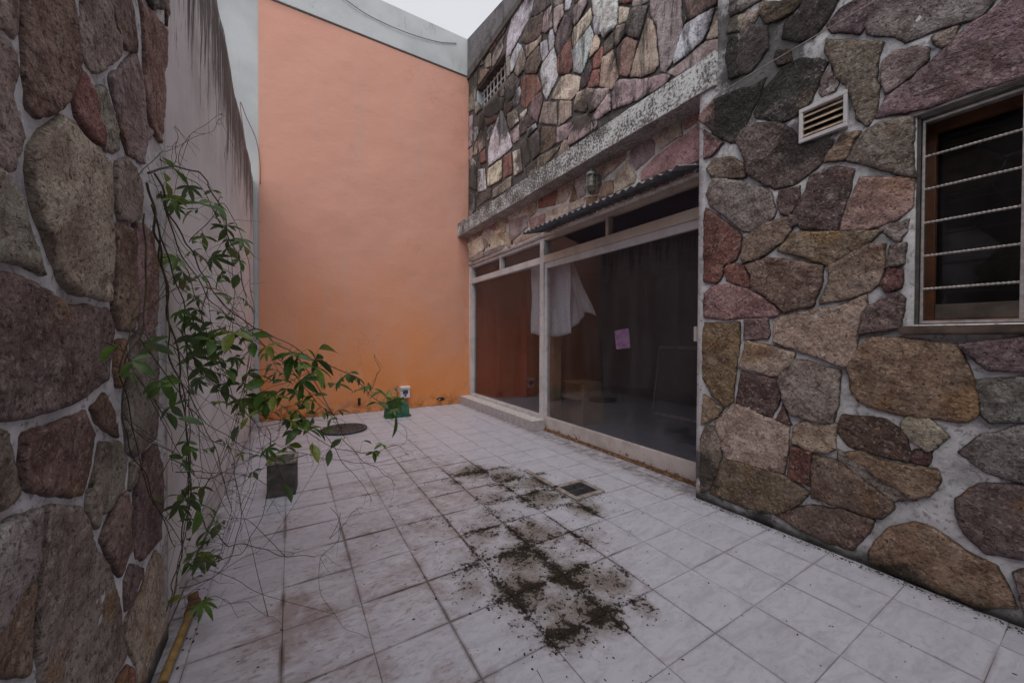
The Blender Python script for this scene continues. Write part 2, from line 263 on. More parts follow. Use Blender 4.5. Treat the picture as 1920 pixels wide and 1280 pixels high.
STONES_PIER = [
 ('gt', [(0.970, 1.864), (1.096, 1.965), (1.108, 1.922), (1.100, 1.880), (1.090, 1.866), (1.066, 1.864), (1.001, 1.827)]),
 ('gt', [(0.994, 1.808), (1.058, 1.836), (1.085, 1.830), (1.095, 1.800), (1.085, 1.751), (1.095, 1.720), (1.109, 1.695), (1.107, 1.652), (1.078, 1.608), (1.046, 1.611), (0.991, 1.612)]),
 ('rb', [(1.126, 1.989), (1.297, 2.127), (1.324, 2.032), (1.341, 1.993), (1.333, 1.948), (1.298, 1.884), (1.265, 1.832), (1.213, 1.784), (1.161, 1.751), (1.133, 1.753), (1.123, 1.810), (1.120, 1.877)]),
 ('gt', [(1.375, 2.189), (1.526, 2.310), (1.578, 2.236), (1.607, 2.194), (1.595, 2.162), (1.507, 2.066), (1.436, 2.012), (1.396, 2.001), (1.344, 2.006), (1.345, 2.019), (1.357, 2.079)]),
 ('dm', [(1.540, 2.305), (1.685, 2.420), (1.732, 2.370), (1.753, 2.268), (1.648, 2.218), (1.602, 2.204), (1.571, 2.244)]),
 ('rb', [(1.781, 2.458), (1.851, 2.491), (2.002, 2.551), (2.138, 2.607), (2.135, 2.482), (2.075, 2.399), (2.090, 2.334), (2.057, 2.191), (2.019, 2.080), (1.925, 2.078), (1.861, 2.129), (1.849, 2.272), (1.808, 2.392)]),
 ('d', [(1.821, 2.527), (2.063, 2.718), (2.041, 2.636), (1.918, 2.543)]),
 ('rd', [(1.344, 1.957), (1.384, 1.965), (1.407, 1.950), (1.431, 1.905), (1.480, 1.833), (1.416, 1.822), (1.334, 1.837), (1.328, 1.885)]),
 ('gt', [(1.438, 1.953), (1.496, 1.995), (1.559, 1.947), (1.597, 1.870), (1.504, 1.827), (1.469, 1.876)]),
 ('m', [(1.540, 2.050), (1.656, 2.165), (1.746, 2.254), (1.812, 2.220), (1.851, 2.073), (1.921, 2.074), (1.828, 1.983), (1.801, 1.911), (1.652, 1.877), (1.598, 1.929), (1.578, 1.981)]),
 ('tn', [(1.260, 1.793), (1.311, 1.802), (1.446, 1.800), (1.516, 1.794), (1.533, 1.742), (1.523, 1.639), (1.520, 1.499), (1.509, 1.404), (1.406, 1.405), (1.360, 1.404), (1.303, 1.405), (1.248, 1.424), (1.225, 1.458), (1.178, 1.531), (1.150, 1.594), (1.133, 1.629), (1.138, 1.672), (1.177, 1.720)]),
 ('gt', [(1.563, 1.817), (1.650, 1.860), (1.735, 1.863), (1.785, 1.782), (1.773, 1.717), (1.695, 1.678), (1.591, 1.662), (1.561, 1.710)]),
 ('gt', [(0.981, 1.589), (1.057, 1.592), (1.105, 1.560), (1.126, 1.518), (1.144, 1.478), (1.165, 1.432), (1.108, 1.436), (1.067, 1.442), (0.978, 1.432)]),
 ('ob', [(1.580, 1.633), (1.669, 1.642), (1.704, 1.619), (1.724, 1.485), (1.736, 1.416), (1.695, 1.318), (1.595, 1.321), (1.556, 1.357), (1.547, 1.462), (1.558, 1.587)]),
 ('ro', [(1.720, 1.668), (1.803, 1.689), (1.909, 1.676), (1.973, 1.571), (1.954, 1.343), (1.856, 1.311), (1.784, 1.324), (1.756, 1.442), (1.731, 1.556)]),
 ('dm', [(0.977, 1.403), (1.086, 1.408), (1.154, 1.397), (1.223, 1.380), (1.289, 1.367), (1.508, 1.373), (1.537, 1.339), (1.536, 1.307), (1.495, 1.178), (1.326, 1.141), (1.201, 1.138), (1.086, 1.142), (0.973, 1.156)]),
 ('gt', [(1.758, 1.312), (1.935, 1.318), (1.968, 1.168), (1.963, 0.951), (1.926, 0.906), (1.832, 0.905), (1.704, 0.900), (1.647, 0.928), (1.637, 1.018), (1.627, 1.107), (1.650, 1.192), (1.689, 1.280)]),
 ('och', [(1.573, 1.281), (1.635, 1.280), (1.622, 1.216), (1.598, 1.146), (1.560, 1.150), (1.540, 1.193)]),
 ('ob', [(1.402, 1.108), (1.477, 1.134), (1.534, 1.079), (1.571, 0.998), (1.488, 1.033), (1.426, 1.075)]),
 ('rb', [(1.112, 1.100), (1.201, 1.100), (1.298, 1.099), (1.353, 1.109), (1.382, 1.070), (1.401, 1.037), (1.384, 0.972), (1.364, 0.928), (1.347, 0.908), (1.238, 0.941), (1.148, 0.985), (1.111, 1.011), (1.103, 1.059)]),
 ('ol', [(0.973, 1.153), (1.044, 1.118), (1.063, 1.071), (1.075, 1.023), (1.077, 0.996), (1.043, 0.990), (0.970, 0.997)]),
 ('gt', [(1.451, 1.001), (1.582, 0.969), (1.625, 0.889), (1.601, 0.832), (1.557, 0.819), (1.481, 0.800), (1.442, 0.820), (1.400, 0.902), (1.426, 0.949)]),
 ('gt', [(1.382, 0.893), (1.428, 0.891), (1.451, 0.816), (1.426, 0.785), (1.396, 0.802), (1.367, 0.853)]),
 ('gt', [(1.668, 0.884), (1.738, 0.867), (1.700, 0.812), (1.654, 0.806)]),
 ('dm', [(1.789, 0.873), (1.926, 0.877), (1.992, 0.779), (1.991, 0.584), (1.978, 0.492), (1.764, 0.520), (1.699, 0.563), (1.692, 0.708), (1.717, 0.790)]),
 ('rb', [(1.574, 0.807), (1.626, 0.804), (1.646, 0.749), (1.677, 0.600), (1.578, 0.566), (1.538, 0.609), (1.455, 0.737), (1.512, 0.778)]),
 ('dm', [(1.602, 0.541), (1.647, 0.563), (1.757, 0.482), (1.705, 0.446), (1.620, 0.436), (1.601, 0.490)]),
 ('tn', [(1.822, 0.457), (1.920, 0.467), (2.006, 0.407), (2.021, 0.202), (2.034, 0.090), (1.878, 0.102), (1.769, 0.078), (1.717, 0.120), (1.705, 0.193), (1.623, 0.340), (1.622, 0.398), (1.750, 0.409)]),
 ('gt', [(1.182, 0.932), (1.334, 0.872), (1.355, 0.829), (1.384, 0.762), (1.503, 0.633), (1.541, 0.542), (1.572, 0.482), (1.577, 0.415), (1.624, 0.294), (1.548, 0.288), (1.508, 0.287), (1.506, 0.200), (1.155, 0.510), (1.157, 0.610), (1.148, 0.689), (1.154, 0.742), (1.170, 0.820), (1.177, 0.905)]),
 ('gg', [(0.969, 0.942), (1.070, 0.951), (1.160, 0.935), (1.168, 0.894), (1.165, 0.843), (1.138, 0.809), (1.075, 0.791), (1.039, 0.776), (0.966, 0.768)]),
 ('ob', [(1.040, 0.773), (1.080, 0.788), (1.141, 0.804), (1.135, 0.740), (1.124, 0.655), (1.119, 0.631), (1.053, 0.681), (0.966, 0.757), (0.966, 0.768)]),
 ('rd', [(1.631, 0.245), (1.686, 0.188), (1.685, 0.134), (1.571, 0.228), (1.552, 0.264)]),
]
VINE_STEMS = [
 (6, [(-0.4, 1.652, 1.833), (-0.4, 1.937, 1.962), (-0.353, 2.2, 2.044), (-0.306, 2.2, 1.964), (-0.251, 2.2, 1.804), (-0.206, 2.2, 1.632), (-0.182, 2.2, 1.48)]),
 (5, [(-0.4, 1.736, 1.859), (-0.4, 1.933, 1.778), (-0.4, 2.192, 1.707), (-0.344, 2.25, 1.576), (-0.274, 2.25, 1.453), (-0.158, 2.25, 1.347), (-0.034, 2.25, 1.272), (0.138, 2.25, 1.162), (0.298, 2.25, 1.076), (0.412, 2.25, 0.947), (0.497, 2.25, 0.867)]),
 (4, [(-0.4, 1.796, 1.815), (-0.4, 2.096, 1.664), (-0.349, 2.35, 1.483), (-0.243, 2.35, 1.381), (-0.107, 2.35, 1.243), (0.014, 2.35, 1.096), (0.143, 2.35, 0.909), (0.254, 2.35, 0.774)]),
 (5, [(-0.26, 2.3, 1.272), (-0.15, 2.3, 1.327), (-0.035, 2.3, 1.244), (0.076, 2.3, 1.126), (0.194, 2.3, 0.882), (0.276, 2.3, 0.721)]),
 (6, [(-0.4, 1.668, 1.807), (-0.4, 1.732, 1.684), (-0.4, 1.822, 1.552), (-0.4, 1.924, 1.381), (-0.4, 2.039, 1.142), (-0.4, 2.123, 0.901), (-0.393, 2.15, 0.656), (-0.4, 2.112, 0.436), (-0.4, 1.978, 0.324), (-0.4, 1.883, 0.253)]),
 (5, [(-0.4, 1.705, 1.749), (-0.4, 1.791, 1.604), (-0.4, 1.867, 1.439), (-0.4, 1.921, 1.236), (-0.395, 2.1, 0.998), (-0.384, 2.1, 0.765), (-0.388, 2.1, 0.532), (-0.4, 2.064, 0.367), (-0.4, 1.913, 0.245)]),
 (4, [(-0.4, 1.793, 1.7), (-0.4, 2.006, 1.538), (-0.4, 2.182, 1.322), (-0.393, 2.2, 1.079), (-0.396, 2.2, 0.787), (-0.4, 2.193, 0.521), (-0.4, 2.02, 0.345), (-0.4, 1.912, 0.235)]),
 (4, [(-0.4, 1.624, 1.69), (-0.4, 1.646, 1.524), (-0.4, 1.606, 1.349), (-0.4, 1.478, 1.221), (-0.4, 1.436, 1.105), (-0.4, 1.515, 0.95), (-0.4, 1.711, 0.731), (-0.4, 1.981, 0.453)]),
 (3, [(-0.4, 1.579, 1.414), (-0.4, 1.479, 1.283), (-0.4, 1.456, 1.132), (-0.4, 1.559, 0.922), (-0.4, 1.77, 0.67), (-0.379, 2.0, 0.416)]),
 (3, [(-0.4, 2.008, 1.625), (-0.373, 2.25, 1.473), (-0.315, 2.25, 1.248), (-0.255, 2.25, 1.039), (-0.17, 2.25, 0.873), (-0.011, 2.25, 0.716)]),
 (4, [(-0.4, 2.181, 1.274), (-0.323, 2.3, 1.064), (-0.174, 2.3, 0.919), (-0.011, 2.3, 0.845), (0.167, 2.3, 0.706), (0.362, 2.3, 0.615), (0.578, 2.3, 0.63)]),
 (3, [(-0.159, 2.4, 0.699), (0.039, 2.4, 0.639), (0.259, 2.4, 0.566), (0.44, 2.4, 0.516), (0.672, 2.4, 0.539)]),
 (3, [(0.259, 2.4, 0.7), (0.378, 2.4, 0.553), (0.504, 2.4, 0.431), (0.586, 2.4, 0.364)]),
 (3, [(0.14, 2.3, 0.799), (0.248, 2.3, 0.603), (0.362, 2.3, 0.427), (0.422, 2.3, 0.319)]),
 (3, [(-0.4, 1.911, 0.821), (-0.366, 2.3, 0.601), (-0.262, 2.3, 0.634), (-0.152, 2.3, 0.697), (-0.06, 2.3, 0.766)]),
 (3, [(-0.4, 1.988, 0.756), (-0.311, 2.2, 0.661), (-0.168, 2.2, 0.609), (-0.058, 2.2, 0.52)]),
 (4, [(-0.4, 2.071, 0.639), (-0.353, 2.1, 0.512), (-0.298, 2.1, 0.414), (-0.241, 2.1, 0.35), (-0.14, 2.1, 0.309), (-0.034, 2.1, 0.239), (0.103, 2.1, 0.184)]),
 (3, [(-0.398, 2.1, 0.302), (-0.298, 2.1, 0.294), (-0.201, 2.1, 0.302), (-0.151, 2.1, 0.375), (-0.098, 2.1, 0.513), (-0.076, 2.1, 0.662)]),
 (3, [(-0.4, 2.018, 0.257), (-0.336, 2.1, 0.21), (-0.241, 2.1, 0.277), (-0.201, 2.1, 0.487), (-0.22, 2.1, 0.688), (-0.258, 2.1, 0.841)]),
 (2, [(-0.4, 2.059, 0.141), (-0.299, 2.1, 0.126), (-0.202, 2.1, 0.066), (-0.096, 2.031, 0.02), (-0.032, 1.919, 0.02)]),
 (3, [(-0.4, 2.174, 0.987), (-0.31, 2.2, 0.799), (-0.271, 2.2, 0.616), (-0.251, 2.2, 0.458), (-0.282, 2.2, 0.288)]),
 (3, [(-0.106, 2.3, 0.828), (-0.083, 2.3, 0.686), (-0.036, 2.3, 0.508), (-0.107, 2.3, 0.383)]),
 (2, [(-0.4, 1.577, 1.792), (-0.4, 1.799, 1.95), (-0.4, 2.019, 2.074), (-0.304, 2.2, 2.265), (-0.275, 2.2, 2.323)]),
 (2, [(-0.4, 1.976, 1.981), (-0.4, 2.036, 2.093), (-0.4, 1.98, 2.149)]),
 (2, [(-0.4, 2.06, 2.014), (-0.4, 2.154, 2.145), (-0.362, 2.2, 2.248), (-0.265, 2.2, 2.339)]),
 (3, [(0.392, 2.3, 0.941), (0.422, 2.3, 1.018), (0.458, 2.3, 1.111), (0.422, 2.3, 1.192)]),
 (2, [(0.53, 2.4, 0.781), (0.637, 2.4, 0.717), (0.623, 2.4, 0.616), (0.44, 2.4, 0.576), (0.288, 2.4, 0.6)]),
 (2, [(-0.238, 2.3, 1.432), (-0.184, 2.3, 1.38), (-0.178, 2.3, 1.109), (-0.24, 2.3, 0.791), (-0.283, 2.3, 0.585)]),
 (3, [(-0.4, 1.85, 1.278), (-0.367, 2.2, 1.127), (-0.229, 2.2, 0.992), (-0.145, 2.2, 0.854), (-0.102, 2.2, 0.689)]),
 (3, [(-0.4, 1.919, 1.153), (-0.329, 2.2, 0.901), (-0.188, 2.2, 0.756), (-0.034, 2.2, 0.678), (0.134, 2.2, 0.679)]),
 (2, [(-0.4, 1.436, 1.091), (-0.4, 1.775, 0.898), (-0.334, 2.1, 0.709), (-0.16, 2.1, 0.528)]),
 (2, [(-0.4, 1.519, 1.187), (-0.4, 1.992, 0.951), (-0.258, 2.1, 0.816), (-0.054, 2.1, 0.839)]),
 (2, [(-0.173, 2.3, 1.109), (-0.106, 2.3, 0.995), (0.038, 2.3, 0.84), (0.114, 2.3, 0.654)]),
 (2, [(0.185, 2.2, 0.382), (0.237, 2.2, 0.224), (0.133, 2.2, 0.109), (0.136, 2.06, 0.02), (0.208, 1.742, 0.02), (0.3, 1.638, 0.02)]),
 (2, [(0.237, 2.2, 0.341), (0.184, 2.2, 0.209), (0.291, 2.2, 0.328), (0.403, 2.2, 0.331)]),
 (2, [(-0.4, 1.335, 1.285), (-0.4, 1.564, 1.183), (-0.4, 1.843, 0.98), (-0.4, 1.988, 0.756)]),
 (3, [(-0.383, 2.2, 1.711), (-0.345, 2.2, 1.79), (-0.266, 2.2, 1.927), (-0.202, 2.2, 1.786), (-0.164, 2.2, 1.585), (-0.152, 2.2, 1.378)]),
 (3, [(-0.344, 2.25, 1.576), (-0.354, 2.25, 1.374), (-0.336, 2.25, 1.172), (-0.276, 2.25, 1.067)]),
 (3, [(-0.4, 1.798, 1.93), (-0.4, 2.2, 2.021), (-0.325, 2.2, 1.94), (-0.257, 2.2, 1.753), (-0.227, 2.2, 1.528), (-0.248, 2.2, 1.324), (-0.309, 2.2, 1.174)]),
 (2, [(-0.239, 2.3, 1.219), (-0.173, 2.3, 1.136), (-0.059, 2.3, 1.104), (0.089, 2.3, 0.98), (0.207, 2.3, 0.76)]),
]
LEAF_CLUMPS = [
 ((-0.4, 1.796, 1.834), 0.057, 0.054, 7, 0.08),
 ((-0.4, 2.147, 1.873), 0.082, 0.07, 5, 0.1),
 ((-0.362, 2.25, 1.936), 0.075, 0.063, 6, 0.09),
 ((-0.303, 2.25, 1.834), 0.064, 0.102, 9, 0.08),
 ((-0.253, 2.25, 1.661), 0.065, 0.116, 12, 0.09),
 ((-0.4, 2.192, 1.719), 0.072, 0.06, 5, 0.1),
 ((-0.4, 2.093, 1.55), 0.091, 0.103, 10, 0.09),
 ((-0.264, 2.25, 1.518), 0.065, 0.065, 6, 0.09),
 ((-0.4, 2.235, 1.372), 0.111, 0.111, 18, 0.09),
 ((-0.345, 2.25, 1.223), 0.139, 0.139, 30, 0.1),
 ((-0.275, 2.25, 1.273), 0.103, 0.103, 10, 0.1),
 ((-0.4, 2.133, 1.275), 0.07, 0.117, 8, 0.1),
 ((-0.316, 2.25, 1.069), 0.128, 0.089, 14, 0.1),
 ((-0.147, 2.25, 1.219), 0.08, 0.067, 5, 0.12),
 ((-0.022, 2.25, 1.231), 0.083, 0.033, 5, 0.12),
 ((0.112, 2.25, 1.215), 0.072, 0.043, 3, 0.12),
 ((0.138, 2.25, 1.099), 0.115, 0.043, 4, 0.13),
 ((0.27, 2.25, 1.048), 0.09, 0.045, 5, 0.12),
 ((0.383, 2.25, 0.98), 0.077, 0.061, 6, 0.12),
 ((0.487, 2.25, 0.909), 0.044, 0.079, 7, 0.12),
 ((-0.069, 2.25, 1.013), 0.123, 0.096, 16, 0.1),
 ((0.037, 2.25, 0.977), 0.113, 0.099, 16, 0.1),
 ((0.074, 2.25, 0.846), 0.156, 0.1, 18, 0.1),
 ((0.137, 2.25, 0.809), 0.145, 0.081, 10, 0.1),
 ((-0.126, 2.25, 1.057), 0.094, 0.081, 10, 0.1),
 ((-0.4, 1.78, 1.088), 0.057, 0.114, 9, 0.08),
 ((-0.4, 1.52, 1.203), 0.032, 0.048, 4, 0.08),
 ((-0.235, 2.25, 0.933), 0.105, 0.078, 7, 0.08),
 ((0.412, 2.25, 0.667), 0.068, 0.068, 5, 0.07),
 ((-0.058, 2.25, 0.723), 0.055, 0.041, 4, 0.07),
 ((0.597, 2.25, 0.527), 0.026, 0.026, 2, 0.05),
 ((-0.277, 2.25, 0.704), 0.103, 0.103, 6, 0.06),
 ((-0.4, 2.121, 0.785), 0.093, 0.14, 8, 0.07),
 ((-0.4, 2.163, 0.533), 0.108, 0.108, 8, 0.08),
 ((-0.378, 2.25, 0.367), 0.101, 0.076, 14, 0.08),
 ((-0.4, 2.156, 0.248), 0.084, 0.119, 14, 0.08),
 ((-0.4, 1.908, 0.677), 0.029, 0.083, 5, 0.07),
 ((-0.319, 2.25, 0.415), 0.031, 0.026, 2, 0.09),
 ((-0.093, 2.25, 0.674), 0.068, 0.038, 4, 0.09),
 ((-0.059, 2.25, 0.557), 0.069, 0.069, 3, 0.08),
 ((-0.4, 1.614, 1.247), 0.034, 0.068, 4, 0.07),
]

# ------------------------------------------------------------- object helpers
def link(o, parent=None):
    C.objects.link(o)
    if parent is not None:
        o.parent = parent
        o.matrix_parent_inverse = Matrix.Identity(4)
    return o

def thing(name, label, cat, loc=(0, 0, 0), group=None):
    o = bpy.data.objects.new(name, None)
    C.objects.link(o)
    o.empty_display_size = 0.1
    o.location = loc
    o['label'] = label
    o['category'] = cat
    if group:
        o['group'] = group
    return o

def world_loc(p):
    v = Vector((0, 0, 0))
    while p is not None:
        v += p.location
        p = p.parent
    return v

def obj(name, me, mat=None, parent=None, at=None, col=None):
    """link a mesh whose vertices are in world coordinates minus `at`"""
    if isinstance(me, bmesh.types.BMesh):
        m = bpy.data.meshes.new(name)
        me.to_mesh(m)
        me.free()
        me = m
    if mat and not me.materials:
        me.materials.append(mat)
    o = bpy.data.objects.new(name, me)
    link(o, parent)
    a = Vector(at) if at is not None else Vector((0, 0, 0))
    o.location = a - (world_loc(parent) if parent is not None else Vector((0, 0, 0)))
    if col:
        o.color = (*col, 1)
    return o

def tag(o, label, cat, group=None):
    o['label'] = label
    o['category'] = cat
    if group:
        o['group'] = group
    return o

def struct(o):
    o['kind'] = 'structure'
    return o

def bx(bm, lo, hi, bev=0.0):
    r = bmesh.ops.create_cube(bm, size=1)
    vs = r['verts']
    lo, hi = Vector(lo), Vector(hi)
    for v in vs:
        v.co = Vector([(lo[i] + hi[i]) / 2 + v.co[i] * (hi[i] - lo[i]) for i in range(3)])
    if bev:
        es = list({e for v in vs for e in v.link_edges})
        bmesh.ops.bevel(bm, geom=es, offset=bev, segments=2, affect='EDGES', profile=0.6)
    return bm

def box(lo, hi, bev=0.0):
    bm = bmesh.new()
    return bx(bm, lo, hi, bev)

def tube(bm, pts, r, seg=6, taper=None, cap=True):
    pts = [Vector(p) for p in pts]
    rings = []
    up = None
    for i, p in enumerate(pts):
        d = (pts[min(i + 1, len(pts) - 1)] - pts[max(i - 1, 0)]).normalized()
        if up is None:
            up = d.orthogonal().normalized()
        up = (up - d * up.dot(d))
        if up.length < 1e-6:
            up = d.orthogonal()
        up.normalize()
        s = d.cross(up)
        rr = r if taper is None else r + (taper - r) * i / (len(pts) - 1)
        rings.append([bm.verts.new(p + (up * math.cos(2 * math.pi * k / seg) + s * math.sin(2 * math.pi * k / seg)) * rr) for k in range(seg)])
    for a, b in zip(rings, rings[1:]):
        for k in range(seg):
            f = bm.faces.new((a[k], a[(k + 1) % seg], b[(k + 1) % seg], b[k]))
            f.smooth = True
    if cap:
        bm.faces.new(rings[0][::-1])
        bm.faces.new(rings[-1])

def spline(pts, n=6):
    pts = [Vector(p) for p in pts]
    P = [2 * pts[0] - pts[1]] + pts + [2 * pts[-1] - pts[-2]]
    out = []
    for i in range(1, len(P) - 2):
        for k in range(n):
            t = k / n
            a, b, c, d = P[i - 1:i + 3]
            out.append(0.5 * ((2 * b) + (c - a) * t + (2 * a - 5 * b + 4 * c - d) * t * t + (3 * b - a - 3 * c + d) * t ** 3))
    out.append(pts[-1])
    return out

def lathe(bm, prof, seg=24, center=(0, 0, 0), axis='Z', smooth=True):
    c = Vector(center)
    rings = []
    for r, h in prof:
        ring = []
        for k in range(seg):
            a = 2 * math.pi * k / seg
            p = Vector((r * math.cos(a), r * math.sin(a), h))
            if axis == 'X':
                p = Vector((p.z, p.x, p.y))
            if axis == 'Y':
                p = Vector((p.x, p.z, p.y))
            ring.append(bm.verts.new(c + p))
        rings.append(ring)
    for a, b in zip(rings, rings[1:]):
        for k in range(seg):
            f = bm.faces.new((a[k], a[(k + 1) % seg], b[(k + 1) % seg], b[k]))
            f.smooth = smooth
    bm.faces.new(rings[0][::-1])
    bm.faces.new(rings[-1])

# ------------------------------------------------------------- shader helpers
class NT:
    def __init__(s, name):
        s.m = bpy.data.materials.new(name)
        s.m.use_nodes = True
        s.t = s.m.node_tree
        s.b = s.t.nodes['Principled BSDF']
        s.out = s.t.nodes['Material Output']
        g = s.t.nodes.new('ShaderNodeNewGeometry')
        s.pos = g.outputs['Position']
        s.geo = g

    def n(s, typ, **kw):
        nd = s.t.nodes.new(typ)
        for k, v in kw.items():
            setattr(nd, k, v)
        return nd

    def set(s, inp, v):
        if hasattr(v, 'is_output') or isinstance(v, bpy.types.NodeSocket):
            s.t.links.new(v, inp)
        else:
            inp.default_value = v

    def noise(s, scale, detail=4, rough=0.55, vec=None, dist=0.0):
        nd = s.n('ShaderNodeTexNoise')
        nd.inputs['Scale'].default_value = scale
        nd.inputs['Detail'].default_value = detail
        nd.inputs['Roughness'].default_value = rough
        nd.inputs['Distortion'].default_value = dist
        s.set(nd.inputs['Vector'], vec if vec is not None else s.pos)
        return nd.outputs['Fac']

    def scaled(s, v, vec=None, off=(0, 0, 0)):
        nd = s.n('ShaderNodeMapping')
        nd.inputs['Scale'].default_value = v
        nd.inputs['Location'].default_value = off
        s.set(nd.inputs['Vector'], vec if vec is not None else s.pos)
        return nd.outputs[0]

    def ramp(s, fac, a, b, lo=0.0, hi=1.0):
        nd = s.n('ShaderNodeMapRange', interpolation_type='SMOOTHSTEP')
        s.set(nd.inputs['Value'], fac)
        nd.inputs['From Min'].default_value = a
        nd.inputs['From Max'].default_value = b
        nd.inputs['To Min'].default_value = lo
        nd.inputs['To Max'].default_value = hi
        return nd.outputs['Result']

    def math(s, op, a, b=0.0, clamp=False):
        nd = s.n('ShaderNodeMath', operation=op, use_clamp=clamp)
        s.set(nd.inputs[0], a)
        s.set(nd.inputs[1], b)
        return nd.outputs[0]

    def mix(s, fac, a, b, blend='MIX'):
        nd = s.n('ShaderNodeMix', data_type='RGBA', blend_type=blend)
        s.set(nd.inputs[0], fac)
        s.set(nd.inputs[6], (*a, 1) if isinstance(a, tuple) else a)
        s.set(nd.inputs[7], (*b, 1) if isinstance(b, tuple) else b)
        return nd.outputs[2]

    def xyz(s):
        nd = s.n('ShaderNodeSeparateXYZ')
        s.set(nd.inputs[0], s.pos)
        return nd.outputs

    def blob(s, c, r, axes='XY'):
        """1 at c falling to 0 at distance r in world position"""
        nd = s.n('ShaderNodeVectorMath', operation='DISTANCE')
        s.set(nd.inputs[0], s.pos)
        nd.inputs[1].default_value = c
        return s.ramp(nd.outputs['Value'], 0.0, r, 1.0, 0.0)

    def bump(s, h, strength=0.5, dist=0.01, prev=None):
        nd = s.n('ShaderNodeBump')
        nd.inputs['Strength'].default_value = strength
        nd.inputs['Distance'].default_value = dist
        s.set(nd.inputs['Height'], h)
        if prev is not None:
            s.set(nd.inputs['Normal'], prev)
        return nd.outputs[0]

    def done(s, col=None, rough=None, normal=None, metal=None, spec=None):
        if col is not None:
            s.set(s.b.inputs['Base Color'], (*col, 1) if isinstance(col, tuple) else col)
        if rough is not None:
            s.set(s.b.inputs['Roughness'], rough)
        if normal is not None:
            s.set(s.b.inputs['Normal'], normal)
        if metal is not None:
            s.b.inputs['Metallic'].default_value = metal
        if spec is not None:
            s.b.inputs['Specular IOR Level'].default_value = spec
        return s.m

def plain(name, col, rough=0.6, metal=0.0, vary=0.25, scale=12, bump=0.15, spec=0.5):
    t = NT(name)
    n1 = t.noise(scale, 5)
    c = t.mix(t.ramp(n1, 0.3, 0.75), tuple(x * (1 - vary) for x in col), tuple(min(1, x * (1 + vary)) for x in col))
    return t.done(c, rough, t.bump(t.noise(scale * 8, 3), bump, 0.003), metal, spec)

